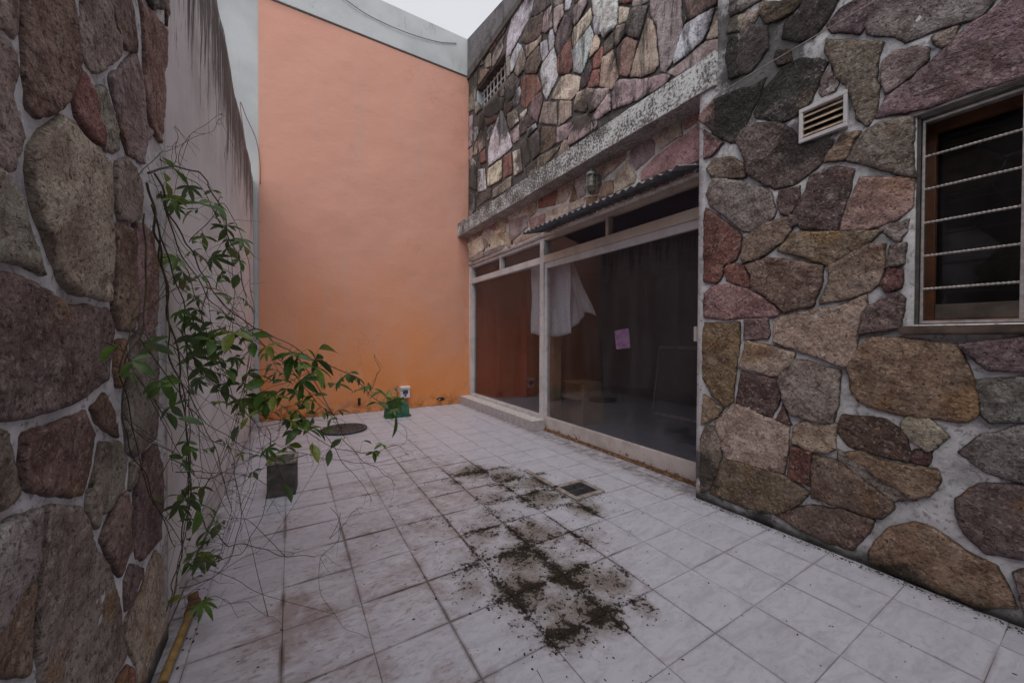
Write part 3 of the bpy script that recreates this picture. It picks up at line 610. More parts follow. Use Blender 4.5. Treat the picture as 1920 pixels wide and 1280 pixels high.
# ---- stone: colour per object (obj.color), mottled, grained
def stone_mat(name, dirt=0.25, mottle=1.0, grain=1.0, sat_spots=True, lichen=None, crevice_shade_dirt=0.75, streaks=0.0):
    t = NT(name)
    oi = t.n('ShaderNodeObjectInfo')
    base = oi.outputs['Color']
    rnd = oi.outputs['Random']
    off = t.n('ShaderNodeVectorMath', operation='SCALE')
    cmb = t.n('ShaderNodeCombineXYZ')
    t.set(cmb.inputs[0], rnd)
    t.set(cmb.inputs[1], t.math('MULTIPLY', rnd, 3.1))
    t.set(cmb.inputs[2], t.math('MULTIPLY', rnd, 7.7))
    t.set(off.inputs[0], cmb.outputs[0])
    off.inputs['Scale'].default_value = 20
    add = t.n('ShaderNodeVectorMath', operation='ADD')
    t.set(add.inputs[0], t.pos)
    t.set(add.inputs[1], off.outputs[0])
    P = add.outputs[0]
    # bedding direction differs per stone
    rot = t.n('ShaderNodeVectorRotate', rotation_type='AXIS_ANGLE')
    rot.inputs['Axis'].default_value = (1, 0, 0)
    t.set(rot.inputs['Vector'], P)
    t.set(rot.inputs['Angle'], t.math('MULTIPLY', rnd, 6.28))
    PR = rot.outputs[0]
    big = t.noise(5, 4, 0.6, P)
    med = t.noise(20, 5, 0.62, t.scaled((1, 1, 0.6), PR), 0.9)
    fine = t.noise(140, 4, 0.75, P)
    layer = t.noise(9, 5, 0.65, t.scaled((1, 0.6, 1.7), PR), 0.9)
    dark = t.mix(1.0, base, (0.56, 0.49, 0.48), 'MULTIPLY')
    lite = t.mix(0.28, base, (0.62, 0.56, 0.50))
    c = t.mix(t.ramp(big, 0.38, 0.68), base, dark)
    c = t.mix(t.math('MULTIPLY', t.ramp(layer, 0.5, 0.72), 0.75 * mottle), c, lite)
    if sat_spots:
        spot = t.math('MULTIPLY', t.ramp(t.noise(3.3, 3, 0.5, t.scaled((1, 1, 1), P, (3, 8, 1))), 0.56, 0.68), t.ramp(rnd, 0.35, 0.8))
        c = t.mix(t.math('MULTIPLY', spot, 0.7), c, (0.30, 0.17, 0.065))
    c = t.mix(t.math('MULTIPLY', t.ramp(med, 0.50, 0.66), 0.65), c, t.mix(1.0, dark, (0.6, 0.56, 0.56), 'MULTIPLY'))
    c = t.mix(t.ramp(t.noise(62, 4, 0.62, P, 0.25), 0.53, 0.66, 0, 0.8), c, t.mix(1.0, dark, (0.34, 0.32, 0.32), 'MULTIPLY'))
    c = t.mix(t.ramp(t.noise(55, 4, 0.62, t.scaled((1, 1, 1), P, (4, 4, 4)), 0.25), 0.46, 0.34, 0, 0.5), c, t.mix(0.5, lite, (0.66, 0.58, 0.52)))
    # grime and lichen
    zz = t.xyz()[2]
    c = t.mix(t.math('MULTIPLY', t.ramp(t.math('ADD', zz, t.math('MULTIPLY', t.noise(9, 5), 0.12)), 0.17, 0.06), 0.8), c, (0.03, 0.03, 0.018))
    g = t.noise(2.3, 6, 0.72, t.pos, 0.3)
    c = t.mix(t.math('MULTIPLY', t.ramp(g, 0.5, 0.68), dirt), c, (0.035, 0.032, 0.03))
    if streaks:
        sk = t.noise(1, 6, 0.68, t.scaled((1, 9, 0.9)), 0.4)
        c = t.mix(t.math('MULTIPLY', t.ramp(sk, 0.52, 0.66), streaks), c, (0.04, 0.036, 0.034))
    if lichen:
        m = None
        for cc, rr in lichen:
            b = t.blob(cc, rr)
            m = b if m is None else t.math('MAXIMUM', m, b)
        sp = t.noise(7, 8, 0.8)
        m = t.math('ADD', t.math('MULTIPLY', m, 0.9), t.math('MULTIPLY', t.math('SUBTRACT', sp, 0.5), 1.6))
        m = t.ramp(m, 0.35, 0.6)
        c = t.mix(t.math('MULTIPLY', m, 0.78), c, (0.022, 0.02, 0.018))
        wsp = t.ramp(t.noise(90, 4, 0.7), 0.6, 0.72)
        c = t.mix(t.math('MULTIPLY', t.math('MULTIPLY', m, wsp), 0.7), c, (0.4, 0.39, 0.37))
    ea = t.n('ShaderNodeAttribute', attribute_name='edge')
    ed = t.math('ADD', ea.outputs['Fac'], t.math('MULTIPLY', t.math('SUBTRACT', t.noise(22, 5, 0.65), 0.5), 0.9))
    c = t.mix(t.math('MULTIPLY', t.ramp(ed, 0.30, 0.0), crevice_shade_dirt), c, (0.028, 0.024, 0.022))  # darkened stone rims: crevice shade painted in together with crease dirt
    h = t.math('ADD', t.math('MULTIPLY', med, 1.0), t.math('MULTIPLY', layer, 1.3))
    nb = t.bump(h, 1.0 * grain, 0.022)
    nb = t.bump(t.noise(50, 3, 0.6, P, 0.5), 1.0 * grain, 0.014, nb)
    nb = t.bump(fine, 0.5 * grain, 0.0025, nb)
    return t.done(c, t.ramp(fine, 0.3, 0.7, 0.75, 0.95), nb, spec=0.3)

M = {}
LICH = [((2.8, 1.35, 3.2), 0.75), ((2.8, 0.9, 3.7), 0.9), ((2.8, 1.6, 2.95), 0.35), ((2.8, 1.7, 3.6), 0.5), ((2.8, 1.05, 2.6), 0.4), ((2.8, 1.75, 0.25), 0.3), ((2.8, 1.3, 0.0), 0.22), ((2.8, 0.6, 0.0), 0.2)]
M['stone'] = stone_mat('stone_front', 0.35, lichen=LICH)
M['stone_up'] = stone_mat('stone_upper', 0.95, 0.6, 0.55, sat_spots=False, crevice_shade_dirt=0.95, streaks=0.8, lichen=[((3, 5.9, 5.3), 1.0), ((3, 5.2, 4.9), 0.8), ((3, 4.6, 4.0), 0.7), ((3, 6.6, 4.2), 0.9), ((3, 3.4, 4.0), 0.5), ((3, 6.5, 6.4), 0.9)])
M['stone_lin'] = stone_mat('stone_lintel', 0.08, 0.8, 0.6, sat_spots=True, crevice_shade_dirt=0.25)
M['stone_pier'] = stone_mat('stone_pier', 0.2, 1.0, 1.0, crevice_shade_dirt=0.45)

def mortar_mat(name, col, dcol, dirt, lichen=None, ribs=0.6):
    t = NT(name)
    n1 = t.noise(6, 6, 0.65)
    c = t.mix(t.ramp(n1, 0.35, 0.7), col, tuple(x * 0.72 for x in col))
    c = t.mix(t.math('MULTIPLY', t.ramp(t.noise(3.1, 8, 0.75, None, 0.5), 0.48, 0.64), dirt), c, dcol)
    c = t.mix(t.ramp(t.noise(38, 3, 0.6), 0.55, 0.68, 0, 0.6), c, dcol)
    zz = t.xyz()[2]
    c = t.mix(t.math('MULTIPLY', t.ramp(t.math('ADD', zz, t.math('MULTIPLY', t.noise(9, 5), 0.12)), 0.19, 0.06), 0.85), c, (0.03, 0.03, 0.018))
    if lichen:
        m = None
        for cc, rr in lichen:
            b = t.blob(cc, rr)
            m = b if m is None else t.math('MAXIMUM', m, b)
        m = t.math('ADD', t.math('MULTIPLY', m, 0.9), t.math('MULTIPLY', t.math('SUBTRACT', t.noise(8, 8, 0.8), 0.5), 1.8))
        c = t.mix(t.ramp(m, 0.4, 0.7, 0, 0.8), c, (0.03, 0.028, 0.025))
    nb = t.bump(t.noise(14, 5, 0.6), ribs, 0.02)
    nb = t.bump(t.noise(75, 5, 0.75), 0.5, 0.004, nb)
    return t.done(c, 0.9, nb, spec=0.25)

M['mortar'] = mortar_mat('mortar_white', (0.68, 0.67, 0.70), (0.12, 0.11, 0.10), 0.5, LICH)
M['mortar_pier'] = mortar_mat('mortar_pier', (0.80, 0.81, 0.86), (0.15, 0.14, 0.13), 0.5)
M['mortar_lin'] = mortar_mat('mortar_lintel', (0.80, 0.77, 0.74), (0.2, 0.16, 0.13), 0.35)
M['joint_dark'] = mortar_mat('joint_dark', (0.13, 0.12, 0.115), (0.03, 0.027, 0.025), 0.8)

def ledge_mat():
    t = NT('ledge_plaster')
    x, y, z = t.xyz()
    n1 = t.noise(40, 4, 0.72)
    n2 = t.noise(5, 5, 0.6)
    far = t.ramp(y, 1.6, 4.0)
    m = t.math('ADD', n1, t.math('ADD', t.math('MULTIPLY', far, 0.10), t.math('MULTIPLY', t.math('SUBTRACT', n2, 0.5), 0.55)))
    c = t.mix(t.ramp(m, 0.44, 0.66), (0.66, 0.66, 0.67), (0.12, 0.11, 0.105))
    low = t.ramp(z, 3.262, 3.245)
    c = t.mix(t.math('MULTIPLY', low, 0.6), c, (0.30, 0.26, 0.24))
    # green moss on the top edge
    c = t.mix(t.math('MULTIPLY', t.ramp(n2, 0.55, 0.66), t.ramp(z, 3.40, 3.5, 0, 0.6)), c, (0.06, 0.06, 0.03))
    nb = t.bump(n1, 0.6, 0.008)
    return t.done(c, 0.95, nb, spec=0.2)
M['ledge'] = ledge_mat()
M['parapet'] = mortar_mat('parapet_render', (0.20, 0.19, 0.20), (0.06, 0.055, 0.055), 0.8, None, 0.4)

def boundary_mat():
    t = NT('boundary_plaster')
    x, y, z = t.xyz()
    n1 = t.noise(2.0, 5, 0.6)
    c = t.mix(t.ramp(n1, 0.35, 0.7), (0.80, 0.785, 0.815), (0.68, 0.665, 0.695))
    c = t.mix(t.ramp(t.noise(1, 6, 0.6, t.scaled((1, 26, 1.2))), 0.45, 0.7, 0, 0.35), c, (0.84, 0.82, 0.86))
    # streaks running down from the top edge
    s1 = t.noise(1.0, 6, 0.7, t.scaled((1, 13, 0.32)), 0.25)
    s2 = t.noise(1.0, 6, 0.7, t.scaled((1, 34, 2.6)), 0.5)
    hgt = t.ramp(z, 2.25, 3.75)
    m = t.math('ADD', t.math('MULTIPLY', hgt, 0.62), t.math('ADD', t.math('MULTIPLY', t.math('SUBTRACT', s1, 0.5), 1.5), t.math('MULTIPLY', t.math('SUBTRACT', s2, 0.5), 1.5)))
    m = t.ramp(m, 0.30, 0.46)
    m = t.math('MULTIPLY', m, t.ramp(z, 2.0, 2.6))
    c = t.mix(t.math('MULTIPLY', m, 0.88), c, (0.050, 0.040, 0.036))
    # grey bloom
    c = t.mix(t.math('MULTIPLY', t.ramp(t.noise(2.6, 6, 0.65), 0.5, 0.65), t.ramp(z, 2.4, 3.4, 0, 0.5)), c, (0.2, 0.19, 0.2))
    # splash dirt at the foot
    c = t.mix(t.math('MULTIPLY', t.ramp(z, 0.35, 0.0), t.ramp(t.noise(9, 6, 0.7), 0.4, 0.7, 0.1, 0.6)), c, (0.2, 0.16, 0.13))
    nb = t.bump(t.noise(5, 6, 0.6), 0.35, 0.02)
    nb = t.bump(t.noise(60, 5, 0.7), 0.3, 0.003, nb)
    return t.done(c, 0.85, nb, spec=0.3)
M['boundary'] = boundary_mat()

def orange_mat():
    t = NT('orange_paint')
    x, y, z = t.xyz()
    n1 = t.noise(0.9, 6, 0.6, None, 0.4)
    # faded chalky paint towards the top, with bounced light painted into the gradient
    f = t.math('ADD', z, t.math('MULTIPLY', t.math('SUBTRACT', n1, 0.5), 2.6))
    c = t.mix(t.ramp(f, -0.6, 3.4), (0.70, 0.255, 0.075), (0.62, 0.325, 0.25))
    c = t.mix(t.ramp(t.noise(1.7, 5, 0.6, t.scaled((1, 1, 0.45))), 0.45, 0.7, 0, 0.35), c, (0.62, 0.36, 0.28))
    c = t.mix(t.ramp(t.noise(1, 6, 0.7, t.scaled((5, 1, 0.35), None, (3, 0, 0))), 0.52, 0.75, 0, 0.30), c, (0.50, 0.36, 0.31))
    c = t.mix(t.ramp(t.noise(30, 5, 0.7), 0.6, 0.8, 0, 0.25), c, (0.40, 0.2, 0.12))
    vo = t.n('ShaderNodeTexVoronoi', feature='DISTANCE_TO_EDGE')
    vo.inputs['Scale'].default_value = 0.55
    wv = t.n('ShaderNodeVectorMath', operation='ADD')
    nz = t.n('ShaderNodeTexNoise'); nz.inputs['Scale'].default_value = 2.2; nz.inputs['Detail'].default_value = 6
    t.set(nz.inputs['Vector'], t.pos)
    t.set(wv.inputs[0], t.pos); t.set(wv.inputs[1], nz.outputs['Color'])
    t.set(vo.inputs['Vector'], wv.outputs[0])
    crack = t.math('MULTIPLY', t.ramp(vo.outputs['Distance'], 0.006, 0.001), t.ramp(t.noise(0.8, 2), 0.5, 0.6))
    c = t.mix(t.math('MULTIPLY', crack, 0.15), c, (0.22, 0.11, 0.07))
    c = t.mix(t.math('MULTIPLY', t.ramp(t.noise(2.3, 7, 0.62, t.scaled((1, 1, 0.7), None, (7, 0, 2)), 0.6), 0.56, 0.66), 0.15), c, (0.50, 0.30, 0.22))
    foot = t.math('MULTIPLY', t.ramp(z, 0.30, 0.0), t.ramp(t.noise(7, 6, 0.7), 0.42, 0.62))
    c = t.mix(t.math('MULTIPLY', foot, 0.7), c, (0.14, 0.07, 0.03))
    edge = t.math('MULTIPLY', t.ramp(x, 2.7, 3.03), t.ramp(t.noise(6, 6, 0.7, t.scaled((1, 1, 0.5))), 0.45, 0.7))
    c = t.mix(t.math('MULTIPLY', edge, 0.35), c, (0.35, 0.17, 0.1))
    nb = t.bump(t.noise(1, 6, 0.65, t.scaled((14, 14, 32))), 0.35, 0.008)
    nb = t.bump(t.noise(3.2, 3, 0.5), 0.3, 0.04, nb)
    nb = t.bump(t.noise(90, 3, 0.6), 0.22, 0.003, nb)
    return t.done(c, 0.8, nb, spec=0.3)
M['orange'] = orange_mat()

def greywall_mat():
    t = NT('grey_blue_render')
    x, y, z = t.xyz()
    c = t.mix(t.ramp(t.noise(1.4, 6, 0.6), 0.35, 0.7), (0.52, 0.545, 0.565), (0.43, 0.455, 0.475))
    d = t.math('MULTIPLY', t.ramp(t.noise(1, 7, 0.7, t.scaled((7, 1, 1.3))), 0.55, 0.75), t.ramp(z, 6.2, 7.1, 0.15, 0.7))
    c = t.mix(d, c, (0.14, 0.14, 0.15))
    c = t.mix(t.math('MULTIPLY', t.ramp(t.noise(4, 8, 0.8), 0.6, 0.68), t.ramp(z, 6.3, 6.5, 0, 0.75)), c, (0.10, 0.10, 0.11))
    nb = t.bump(t.noise(6, 6, 0.6), 0.3, 0.015)
    return t.done(c, 0.85, t.bump(t.noise(80, 3), 0.2, 0.003, nb), spec=0.3)
M['greywall'] = greywall_mat()

# ---- floor tiles
TS, TX0, TY0 = 0.3275, 0.9496, 1.2509     # tile pitch and one joint crossing
MOSS = [((1.50, 3.25, 0), 0.34, 1.0), ((1.72, 2.98, 0), 0.30, 1.0), ((1.86, 2.72, 0), 0.26, 1.0), ((1.75, 2.45, 0), 0.36, 0.95), ((1.92, 2.12, 0), 0.30, 0.85),
        ((1.42, 2.62, 0), 0.30, 0.65), ((1.38, 2.03, 0), 0.36, 0.85), ((1.10, 2.18, 0), 0.26, 0.6), ((1.18, 1.83, 0), 0.30, 1.05), ((1.02, 1.60, 0), 0.30, 1.05), ((1.30, 1.55, 0), 0.30, 0.95),
        ((1.44, 1.42, 0), 0.24, 1.0), ((1.22, 1.30, 0), 0.28, 1.0), ((1.03, 1.27, 0), 0.22, 0.95), ((0.80, 1.72, 0), 0.18, 0.7), ((2.13, 2.40, 0), 0.30, 0.75), ((1.46, 1.2, 0), 0.16, 0.6), ((2.0, 2.85, 0), 0.2, 0.5), ((1.62, 2.75, 0), 0.35, 0.6), ((1.25, 2.35, 0), 0.45, 0.5), ((1.6, 1.8, 0), 0.4, 0.45), ((0.95, 1.9, 0), 0.4, 0.5), ((1.2, 1.7, 0), 0.6, 0.6), ((1.65, 3.1, 0), 0.5, 0.6), ((1.2, 3.1, 0), 0.4, 0.35), ((0.85, 2.5, 0), 0.4, 0.3), ((1.1, 1.4, 0), 0.45, 0.65)]
DIRT = [((1.1, 2.9, 0), 1.0, 0.75), ((0.6, 2.6, 0), 0.8, 0.6), ((0.25, 2.3, 0), 0.6, 0.5), ((0.0, 1.9, 0), 0.45, 0.95), ((0.15, 1.5, 0), 0.6, 0.6), ((0.9, 2.3, 0), 0.8, 0.6), ((1.2, 3.6, 0), 0.9, 0.6), ((0.5, 3.4, 0), 0.8, 0.45), ((1.3, 1.7, 0), 0.9, 0.5), ((-0.2, 6.4, 0), 0.8, 0.5), ((1.4, 6.0, 0), 0.6, 0.35), ((-0.1, 1.2, 0), 0.6, 0.6), ((0.5, 1.9, 0), 0.7, 0.6), ((0.75, 3.3, 0), 0.7, 0.7), ((0.45, 1.25, 0), 0.5, 0.5), ((1.0, 4.4, 0), 0.8, 0.4), ((0.0, 3.0, 0), 0.6, 0.45), ((0.03, 2.05, 0), 0.22, 1.2)]
def floor_mat(name, grout=False):
    t = NT(name)
    def field(L):
        m = None
        for c, r, k in L:
            b = t.math('MULTIPLY', t.blob(c, r), k)
            m = b if m is None else t.math('MAXIMUM', m, b)
        return m
    moss, dirt = field(MOSS), field(DIRT)
    # distance to the nearest joint
    x, y, z = t.xyz()
    def joint(s, o):
        f = t.math('FRACT', t.math('ADD', t.math('DIVIDE', t.math('SUBTRACT', s, o), TS), 100.5))
        return t.math('MULTIPLY', t.math('ABSOLUTE', t.math('SUBTRACT', f, 0.5)), TS)
    jd = t.math('MINIMUM', joint(x, TX0), joint(y, TY0))
    near = t.ramp(jd, 0.075, 0.0)
    nb1 = t.noise(9, 7, 0.7, None, 0.8)
    nb2 = t.noise(42, 4, 0.68, None, 0.4)
    fm = t.math('ADD', t.math('MULTIPLY', moss, 0.55), t.math('ADD', t.math('MULTIPLY', near, t.ramp(moss, 0.0, 0.55, 0, 0.42)),
         t.math('ADD', t.math('MULTIPLY', t.math('SUBTRACT', nb1, 0.5), 2.1), t.math('MULTIPLY', t.math('SUBTRACT', nb2, 0.5), 2.6))))
    mossm = t.math('MULTIPLY', t.ramp(fm, 0.52, 0.80, 0, 0.93), t.ramp(moss, 0.0, 0.25))
    film = t.math('MULTIPLY', t.ramp(t.math('ADD', moss, t.math('MULTIPLY', t.math('SUBTRACT', nb1, 0.5), 1.2)), 0.12, 0.85), 0.85)
    nd = t.noise(6, 7, 0.68, None, 0.9)
    dm = t.math('ADD', t.math('MULTIPLY', dirt, 0.5), t.math('ADD', t.math('MULTIPLY', t.math('SUBTRACT', nd, 0.5), 1.3), t.math('MULTIPLY', near, 0.10)))
    dirtm = t.math('MULTIPLY', t.ramp(dm, 0.14, 0.62), 0.72)
    if grout:
        c = t.mix(t.ramp(t.noise(12, 5), 0.35, 0.65), (0.24, 0.21, 0.21), (0.42, 0.39, 0.40))
        c = t.mix(t.ramp(t.math('MAXIMUM', moss, t.math('MULTIPLY', dirt, 0.55)), 0.05, 0.45), c, (0.030, 0.024, 0.018))
        c = t.mix(t.ramp(t.noise(3, 5), 0.45, 0.62, 0, 0.75), c, (0.09, 0.07, 0.06))
        return t.done(c, 0.95, t.bump(t.noise(90, 4), 0.4, 0.003), spec=0.2)
    oi = t.n('ShaderNodeObjectInfo')
    rnd = oi.outputs['Random']
    cmb = t.n('ShaderNodeCombineXYZ')
    t.set(cmb.inputs[2], t.math('MULTIPLY', rnd, 40))
    ad = t.n('ShaderNodeVectorMath', operation='ADD')
    t.set(ad.inputs[0], t.pos); t.set(ad.inputs[1], cmb.outputs[0])
    P = ad.outputs[0]
    vein = t.noise(7, 9, 0.78, t.scaled((0.8, 2.0, 1), P), 0.7)
    c = t.mix(t.ramp(vein, 0.40, 0.66), (0.53, 0.53, 0.605), (0.41, 0.41, 0.48))
    c = t.mix(t.ramp(t.noise(30, 4, 0.6, P), 0.56, 0.7, 0, 0.4), c, (0.33, 0.31, 0.34))
    c = t.mix(t.math('MULTIPLY', t.math('SUBTRACT', rnd, 0.5), 0.22), c, (0.36, 0.34, 0.36))
    # traffic soil, brown with a pink cast
    c = t.mix(dirtm, c, (0.26, 0.185, 0.175))
    scr = t.ramp(t.noise(1, 5, 0.65, t.scaled((20, 46, 1)), 0.6), 0.52, 0.64)
    c = t.mix(t.math('MULTIPLY', scr, t.ramp(dirt, 0.05, 0.6, 0.08, 0.6)), c, (0.20, 0.14, 0.13))
    # thin brown line of soil along some joints
    thin = t.math('MULTIPLY', t.ramp(jd, 0.016, 0.003), t.ramp(t.noise(2.2, 5), 0.42, 0.6))
    c = t.mix(t.math('MULTIPLY', thin, t.ramp(dirt, 0.0, 0.6, 0.25, 0.85)), c, (0.10, 0.07, 0.06))
    c = t.mix(film, c, t.mix(t.ramp(nb2, 0.35, 0.65), (0.10, 0.080, 0.062), (0.27, 0.225, 0.19)))
    mc = t.mix(t.ramp(nb2, 0.4, 0.62), (0.010, 0.008, 0.006), (0.032, 0.025, 0.015))
    c = t.mix(mossm, c, mc)
    # foot of the walls
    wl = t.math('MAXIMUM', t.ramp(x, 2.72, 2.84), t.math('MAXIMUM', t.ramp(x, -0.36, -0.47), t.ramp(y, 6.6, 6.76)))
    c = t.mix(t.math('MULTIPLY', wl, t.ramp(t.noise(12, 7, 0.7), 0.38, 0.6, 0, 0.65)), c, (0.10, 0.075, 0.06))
    # flecks
    vo = t.n('ShaderNodeTexVoronoi')
    vo.inputs['Scale'].default_value = 16
    t.set(vo.inputs['Vector'], t.scaled((1, 1.6, 1)))
    sp = t.ramp(vo.outputs['Distance'], 0.09, 0.06)
    sel = t.n('ShaderNodeSeparateColor'); t.set(sel.inputs[0], vo.outputs['Color'])
    c = t.mix(t.math('MULTIPLY', sp, t.ramp(sel.outputs[0], 0.72, 0.75, 0, 0.85)), c, (0.045, 0.04, 0.045))
    rough = t.mix(mossm, (0.42, 0.42, 0.42), (0.95, 0.95, 0.95))
    rough = t.mix(dirtm, rough, (0.75, 0.75, 0.75))
    nb = t.bump(t.math('MULTIPLY', mossm, nb2), 0.8, 0.010)
    nb = t.bump(vein, 0.12, 0.004, nb)
    nb = t.bump(t.noise(70, 5, 0.7), 0.12, 0.002, nb)
    t.set(t.b.inputs['Specular IOR Level'], t.ramp(mossm, 0.0, 0.6, 0.35, 0.03))
    return t.done(c, rough, nb)
M['tile'] = floor_mat('white_marbled_tile')
M['grout'] = floor_mat('floor_grout', True)

def frame_mat(name, col, rust=0.0):
    t = NT(name)
    x, y, z = t.xyz()
    c = t.mix(t.ramp(t.noise(5, 6, 0.7), 0.4, 0.7), col, tuple(v * 0.75 for v in col))
    c = t.mix(t.ramp(t.noise(1, 7, 0.75, t.scaled((18, 18, 2.5))), 0.56, 0.74, 0, 0.5), c, (0.28, 0.22, 0.18))
    if rust:
        r = t.math('ADD', t.math('MULTIPLY', t.ramp(z, 0.20, 0.02), 0.42), t.math('MULTIPLY', t.math('SUBTRACT', t.noise(11, 8, 0.75), 0.5), 1.8))
        c = t.mix(t.math('MULTIPLY', t.ramp(r, 0.42, 0.52), t.ramp(z, 0.24, 0.15)), c, t.mix(t.noise(40, 4), (0.09, 0.035, 0.015), (0.25, 0.12, 0.05)))
    return t.done(c, 0.5, t.bump(t.noise(25, 6, 0.7), 0.2, 0.004), spec=0.4)
M['frame'] = frame_mat('white_frame_paint', (0.60, 0.57, 0.58))
M['frame_cream'] = frame_mat('cream_frame_paint', (0.60, 0.51, 0.44))
M['frame_rust'] = frame_mat('door_paint_rust', (0.60, 0.54, 0.52), 1.0)
M['rust'] = plain('rusty_track', (0.26, 0.15, 0.085), 0.8, 0.2, 0.6, 30, 0.6)

def glass_mat(name, ior=1.6, tint=(0.92, 0.92, 0.94), streak=True):
    m = bpy.data.materials.new(name)
    m.use_nodes = True
    t = m.node_tree
    for n in list(t.nodes):
        t.nodes.remove(n)
    out = t.nodes.new('ShaderNodeOutputMaterial')
    mx = t.nodes.new('ShaderNodeMixShader')
    fr = t.nodes.new('ShaderNodeFresnel'); fr.inputs[0].default_value = ior
    geo = t.nodes.new('ShaderNodeNewGeometry')
    inv = t.nodes.new('ShaderNodeMath'); inv.operation = 'SUBTRACT'; inv.inputs[0].default_value = 1
    t.links.new(geo.outputs['Backfacing'], inv.inputs[1])
    mu = t.nodes.new('ShaderNodeMath'); mu.operation = 'MULTIPLY'
    t.links.new(fr.outputs[0], mu.inputs[0]); t.links.new(inv.outputs[0], mu.inputs[1])
    tr = t.nodes.new('ShaderNodeBsdfTransparent'); tr.inputs[0].default_value = (*tint, 1)
    gl = t.nodes.new('ShaderNodeBsdfGlossy'); gl.inputs['Roughness'].default_value = 0.012
    t.links.new(mu.outputs[0], mx.inputs[0]); t.links.new(tr.outputs[0], mx.inputs[1]); t.links.new(gl.outputs[0], mx.inputs[2])
    # thin film of dust on the outside
    df = t.nodes.new('ShaderNodeBsdfDiffuse'); df.inputs[0].default_value = (0.35, 0.33, 0.34, 1)
    no = t.nodes.new('ShaderNodeTexNoise'); no.inputs['Scale'].default_value = 1.0; no.inputs['Detail'].default_value = 6
    mp = t.nodes.new('ShaderNodeMapping'); mp.inputs['Scale'].default_value = (8, 8, 1.2)
    t.links.new(geo.outputs['Position'], mp.inputs[0]); t.links.new(mp.outputs[0], no.inputs['Vector'])
    rg = t.nodes.new('ShaderNodeMapRange'); rg.inputs['From Min'].default_value = 0.4; rg.inputs['From Max'].default_value = 0.75
    rg.inputs['To Min'].default_value = 0.01; rg.inputs['To Max'].default_value = 0.045
    t.links.new(no.outputs['Fac'], rg.inputs['Value'])
    m2 = t.nodes.new('ShaderNodeMixShader')
    t.links.new(rg.outputs[0], m2.inputs[0]); t.links.new(mx.outputs[0], m2.inputs[1]); t.links.new(df.outputs[0], m2.inputs[2])
    t.links.new(m2.outputs[0], out.inputs[0])
    return m
M['glass'] = glass_mat('window_glass', 1.65)
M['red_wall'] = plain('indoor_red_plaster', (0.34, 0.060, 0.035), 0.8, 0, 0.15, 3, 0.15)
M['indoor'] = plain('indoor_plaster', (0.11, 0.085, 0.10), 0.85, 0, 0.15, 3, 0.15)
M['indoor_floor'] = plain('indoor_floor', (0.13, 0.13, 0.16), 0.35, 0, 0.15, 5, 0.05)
M['wood'] = plain('brown_wood', (0.11, 0.042, 0.018), 0.5, 0, 0.4, 9, 0.3)
M['wood_dark'] = plain('grey_wood', (0.11, 0.085, 0.07), 0.7, 0, 0.4, 9, 0.4)
M['card'] = plain('cardboard', (0.20, 0.13, 0.08), 0.9, 0, 0.15, 6, 0.1)
M['metal_sheet'] = plain('dark_corrugated_metal', (0.15, 0.15, 0.165), 0.5, 0.3, 0.35, 9, 0.2)
M['concrete'] = plain('grey_concrete', (0.24, 0.22, 0.205), 0.9, 0, 0.3, 18, 0.6)
M['concrete_dk'] = plain('dark_concrete', (0.085, 0.078, 0.072), 0.9, 0, 0.35, 18, 0.6)
M['iron'] = plain('cast_iron', (0.10, 0.097, 0.105), 0.55, 0.5, 0.6, 30, 0.6)
M['rod'] = plain('painted_rod', (0.40, 0.36, 0.35), 0.5, 0.1, 0.25, 40, 0.3)
M['sill'] = plain('brown_sill_stone', (0.10, 0.068, 0.052), 0.85, 0, 0.4, 12, 0.6)
M['slat'] = plain('vent_slat_paint', (0.50, 0.38, 0.27), 0.6, 0, 0.35, 22, 0.3)
M['dark'] = plain('dark_void', (0.02, 0.018, 0.018), 0.9, 0, 0.2, 5, 0.1)
M['cable'] = plain('cable_rubber', (0.05, 0.045, 0.05), 0.6, 0, 0.2, 30, 0.1)
M['wire'] = plain('old_pale_wire', (0.34, 0.29, 0.27), 0.6, 0.1, 0.2, 30, 0.1)
M['cable_o'] = plain('cable_painted_over', (0.20, 0.10, 0.08), 0.6, 0, 0.2, 30, 0.1)
M['pipe'] = plain('yellow_pipe', (0.33, 0.215, 0.08), 0.55, 0, 0.4, 18, 0.3)
M['pipe_old'] = plain('brown_socket', (0.16, 0.10, 0.05), 0.8, 0, 0.5, 18, 0.5)
M['green'] = plain('green_painted_cover', (0.022, 0.105, 0.065), 0.6, 0.0, 0.5, 12, 0.4)
M['brass'] = plain('weathered_tap', (0.34, 0.36, 0.32), 0.4, 0.8, 0.4, 20, 0.3)
M['white'] = plain('white_plastic', (0.72, 0.72, 0.72), 0.5, 0, 0.1, 20, 0.1)
M['navy'] = plain('dark_blue_print', (0.05, 0.07, 0.15), 0.5, 0, 0.2, 20, 0.1)
M['lampglass'] = plain('dirty_lamp_glass', (0.16, 0.15, 0.11), 0.25, 0, 0.6, 30, 0.2)
M['lampmetal'] = plain('weathered_lamp_metal', (0.30, 0.31, 0.31), 0.5, 0.5, 0.5, 30, 0.4)
M['cloth_blue'] = plain('pale_blue_cloth', (0.80, 0.85, 0.90), 0.8, 0, 0.1, 30, 0.3)
M['plinth'] = plain('plinth_tile', (0.42, 0.385, 0.40), 0.5, 0, 0.15, 14, 0.15)
M['plinth_top'] = plain('plinth_top_tile', (0.60, 0.585, 0.59), 0.6, 0, 0.25, 20, 0.15)
M['stem'] = plain('vine_stem', (0.075, 0.062, 0.035), 0.8, 0, 0.4, 20, 0.4)
M['debris'] = plain('dark_debris', (0.022, 0.017, 0.012), 0.9, 0, 0.5, 50, 0.4)

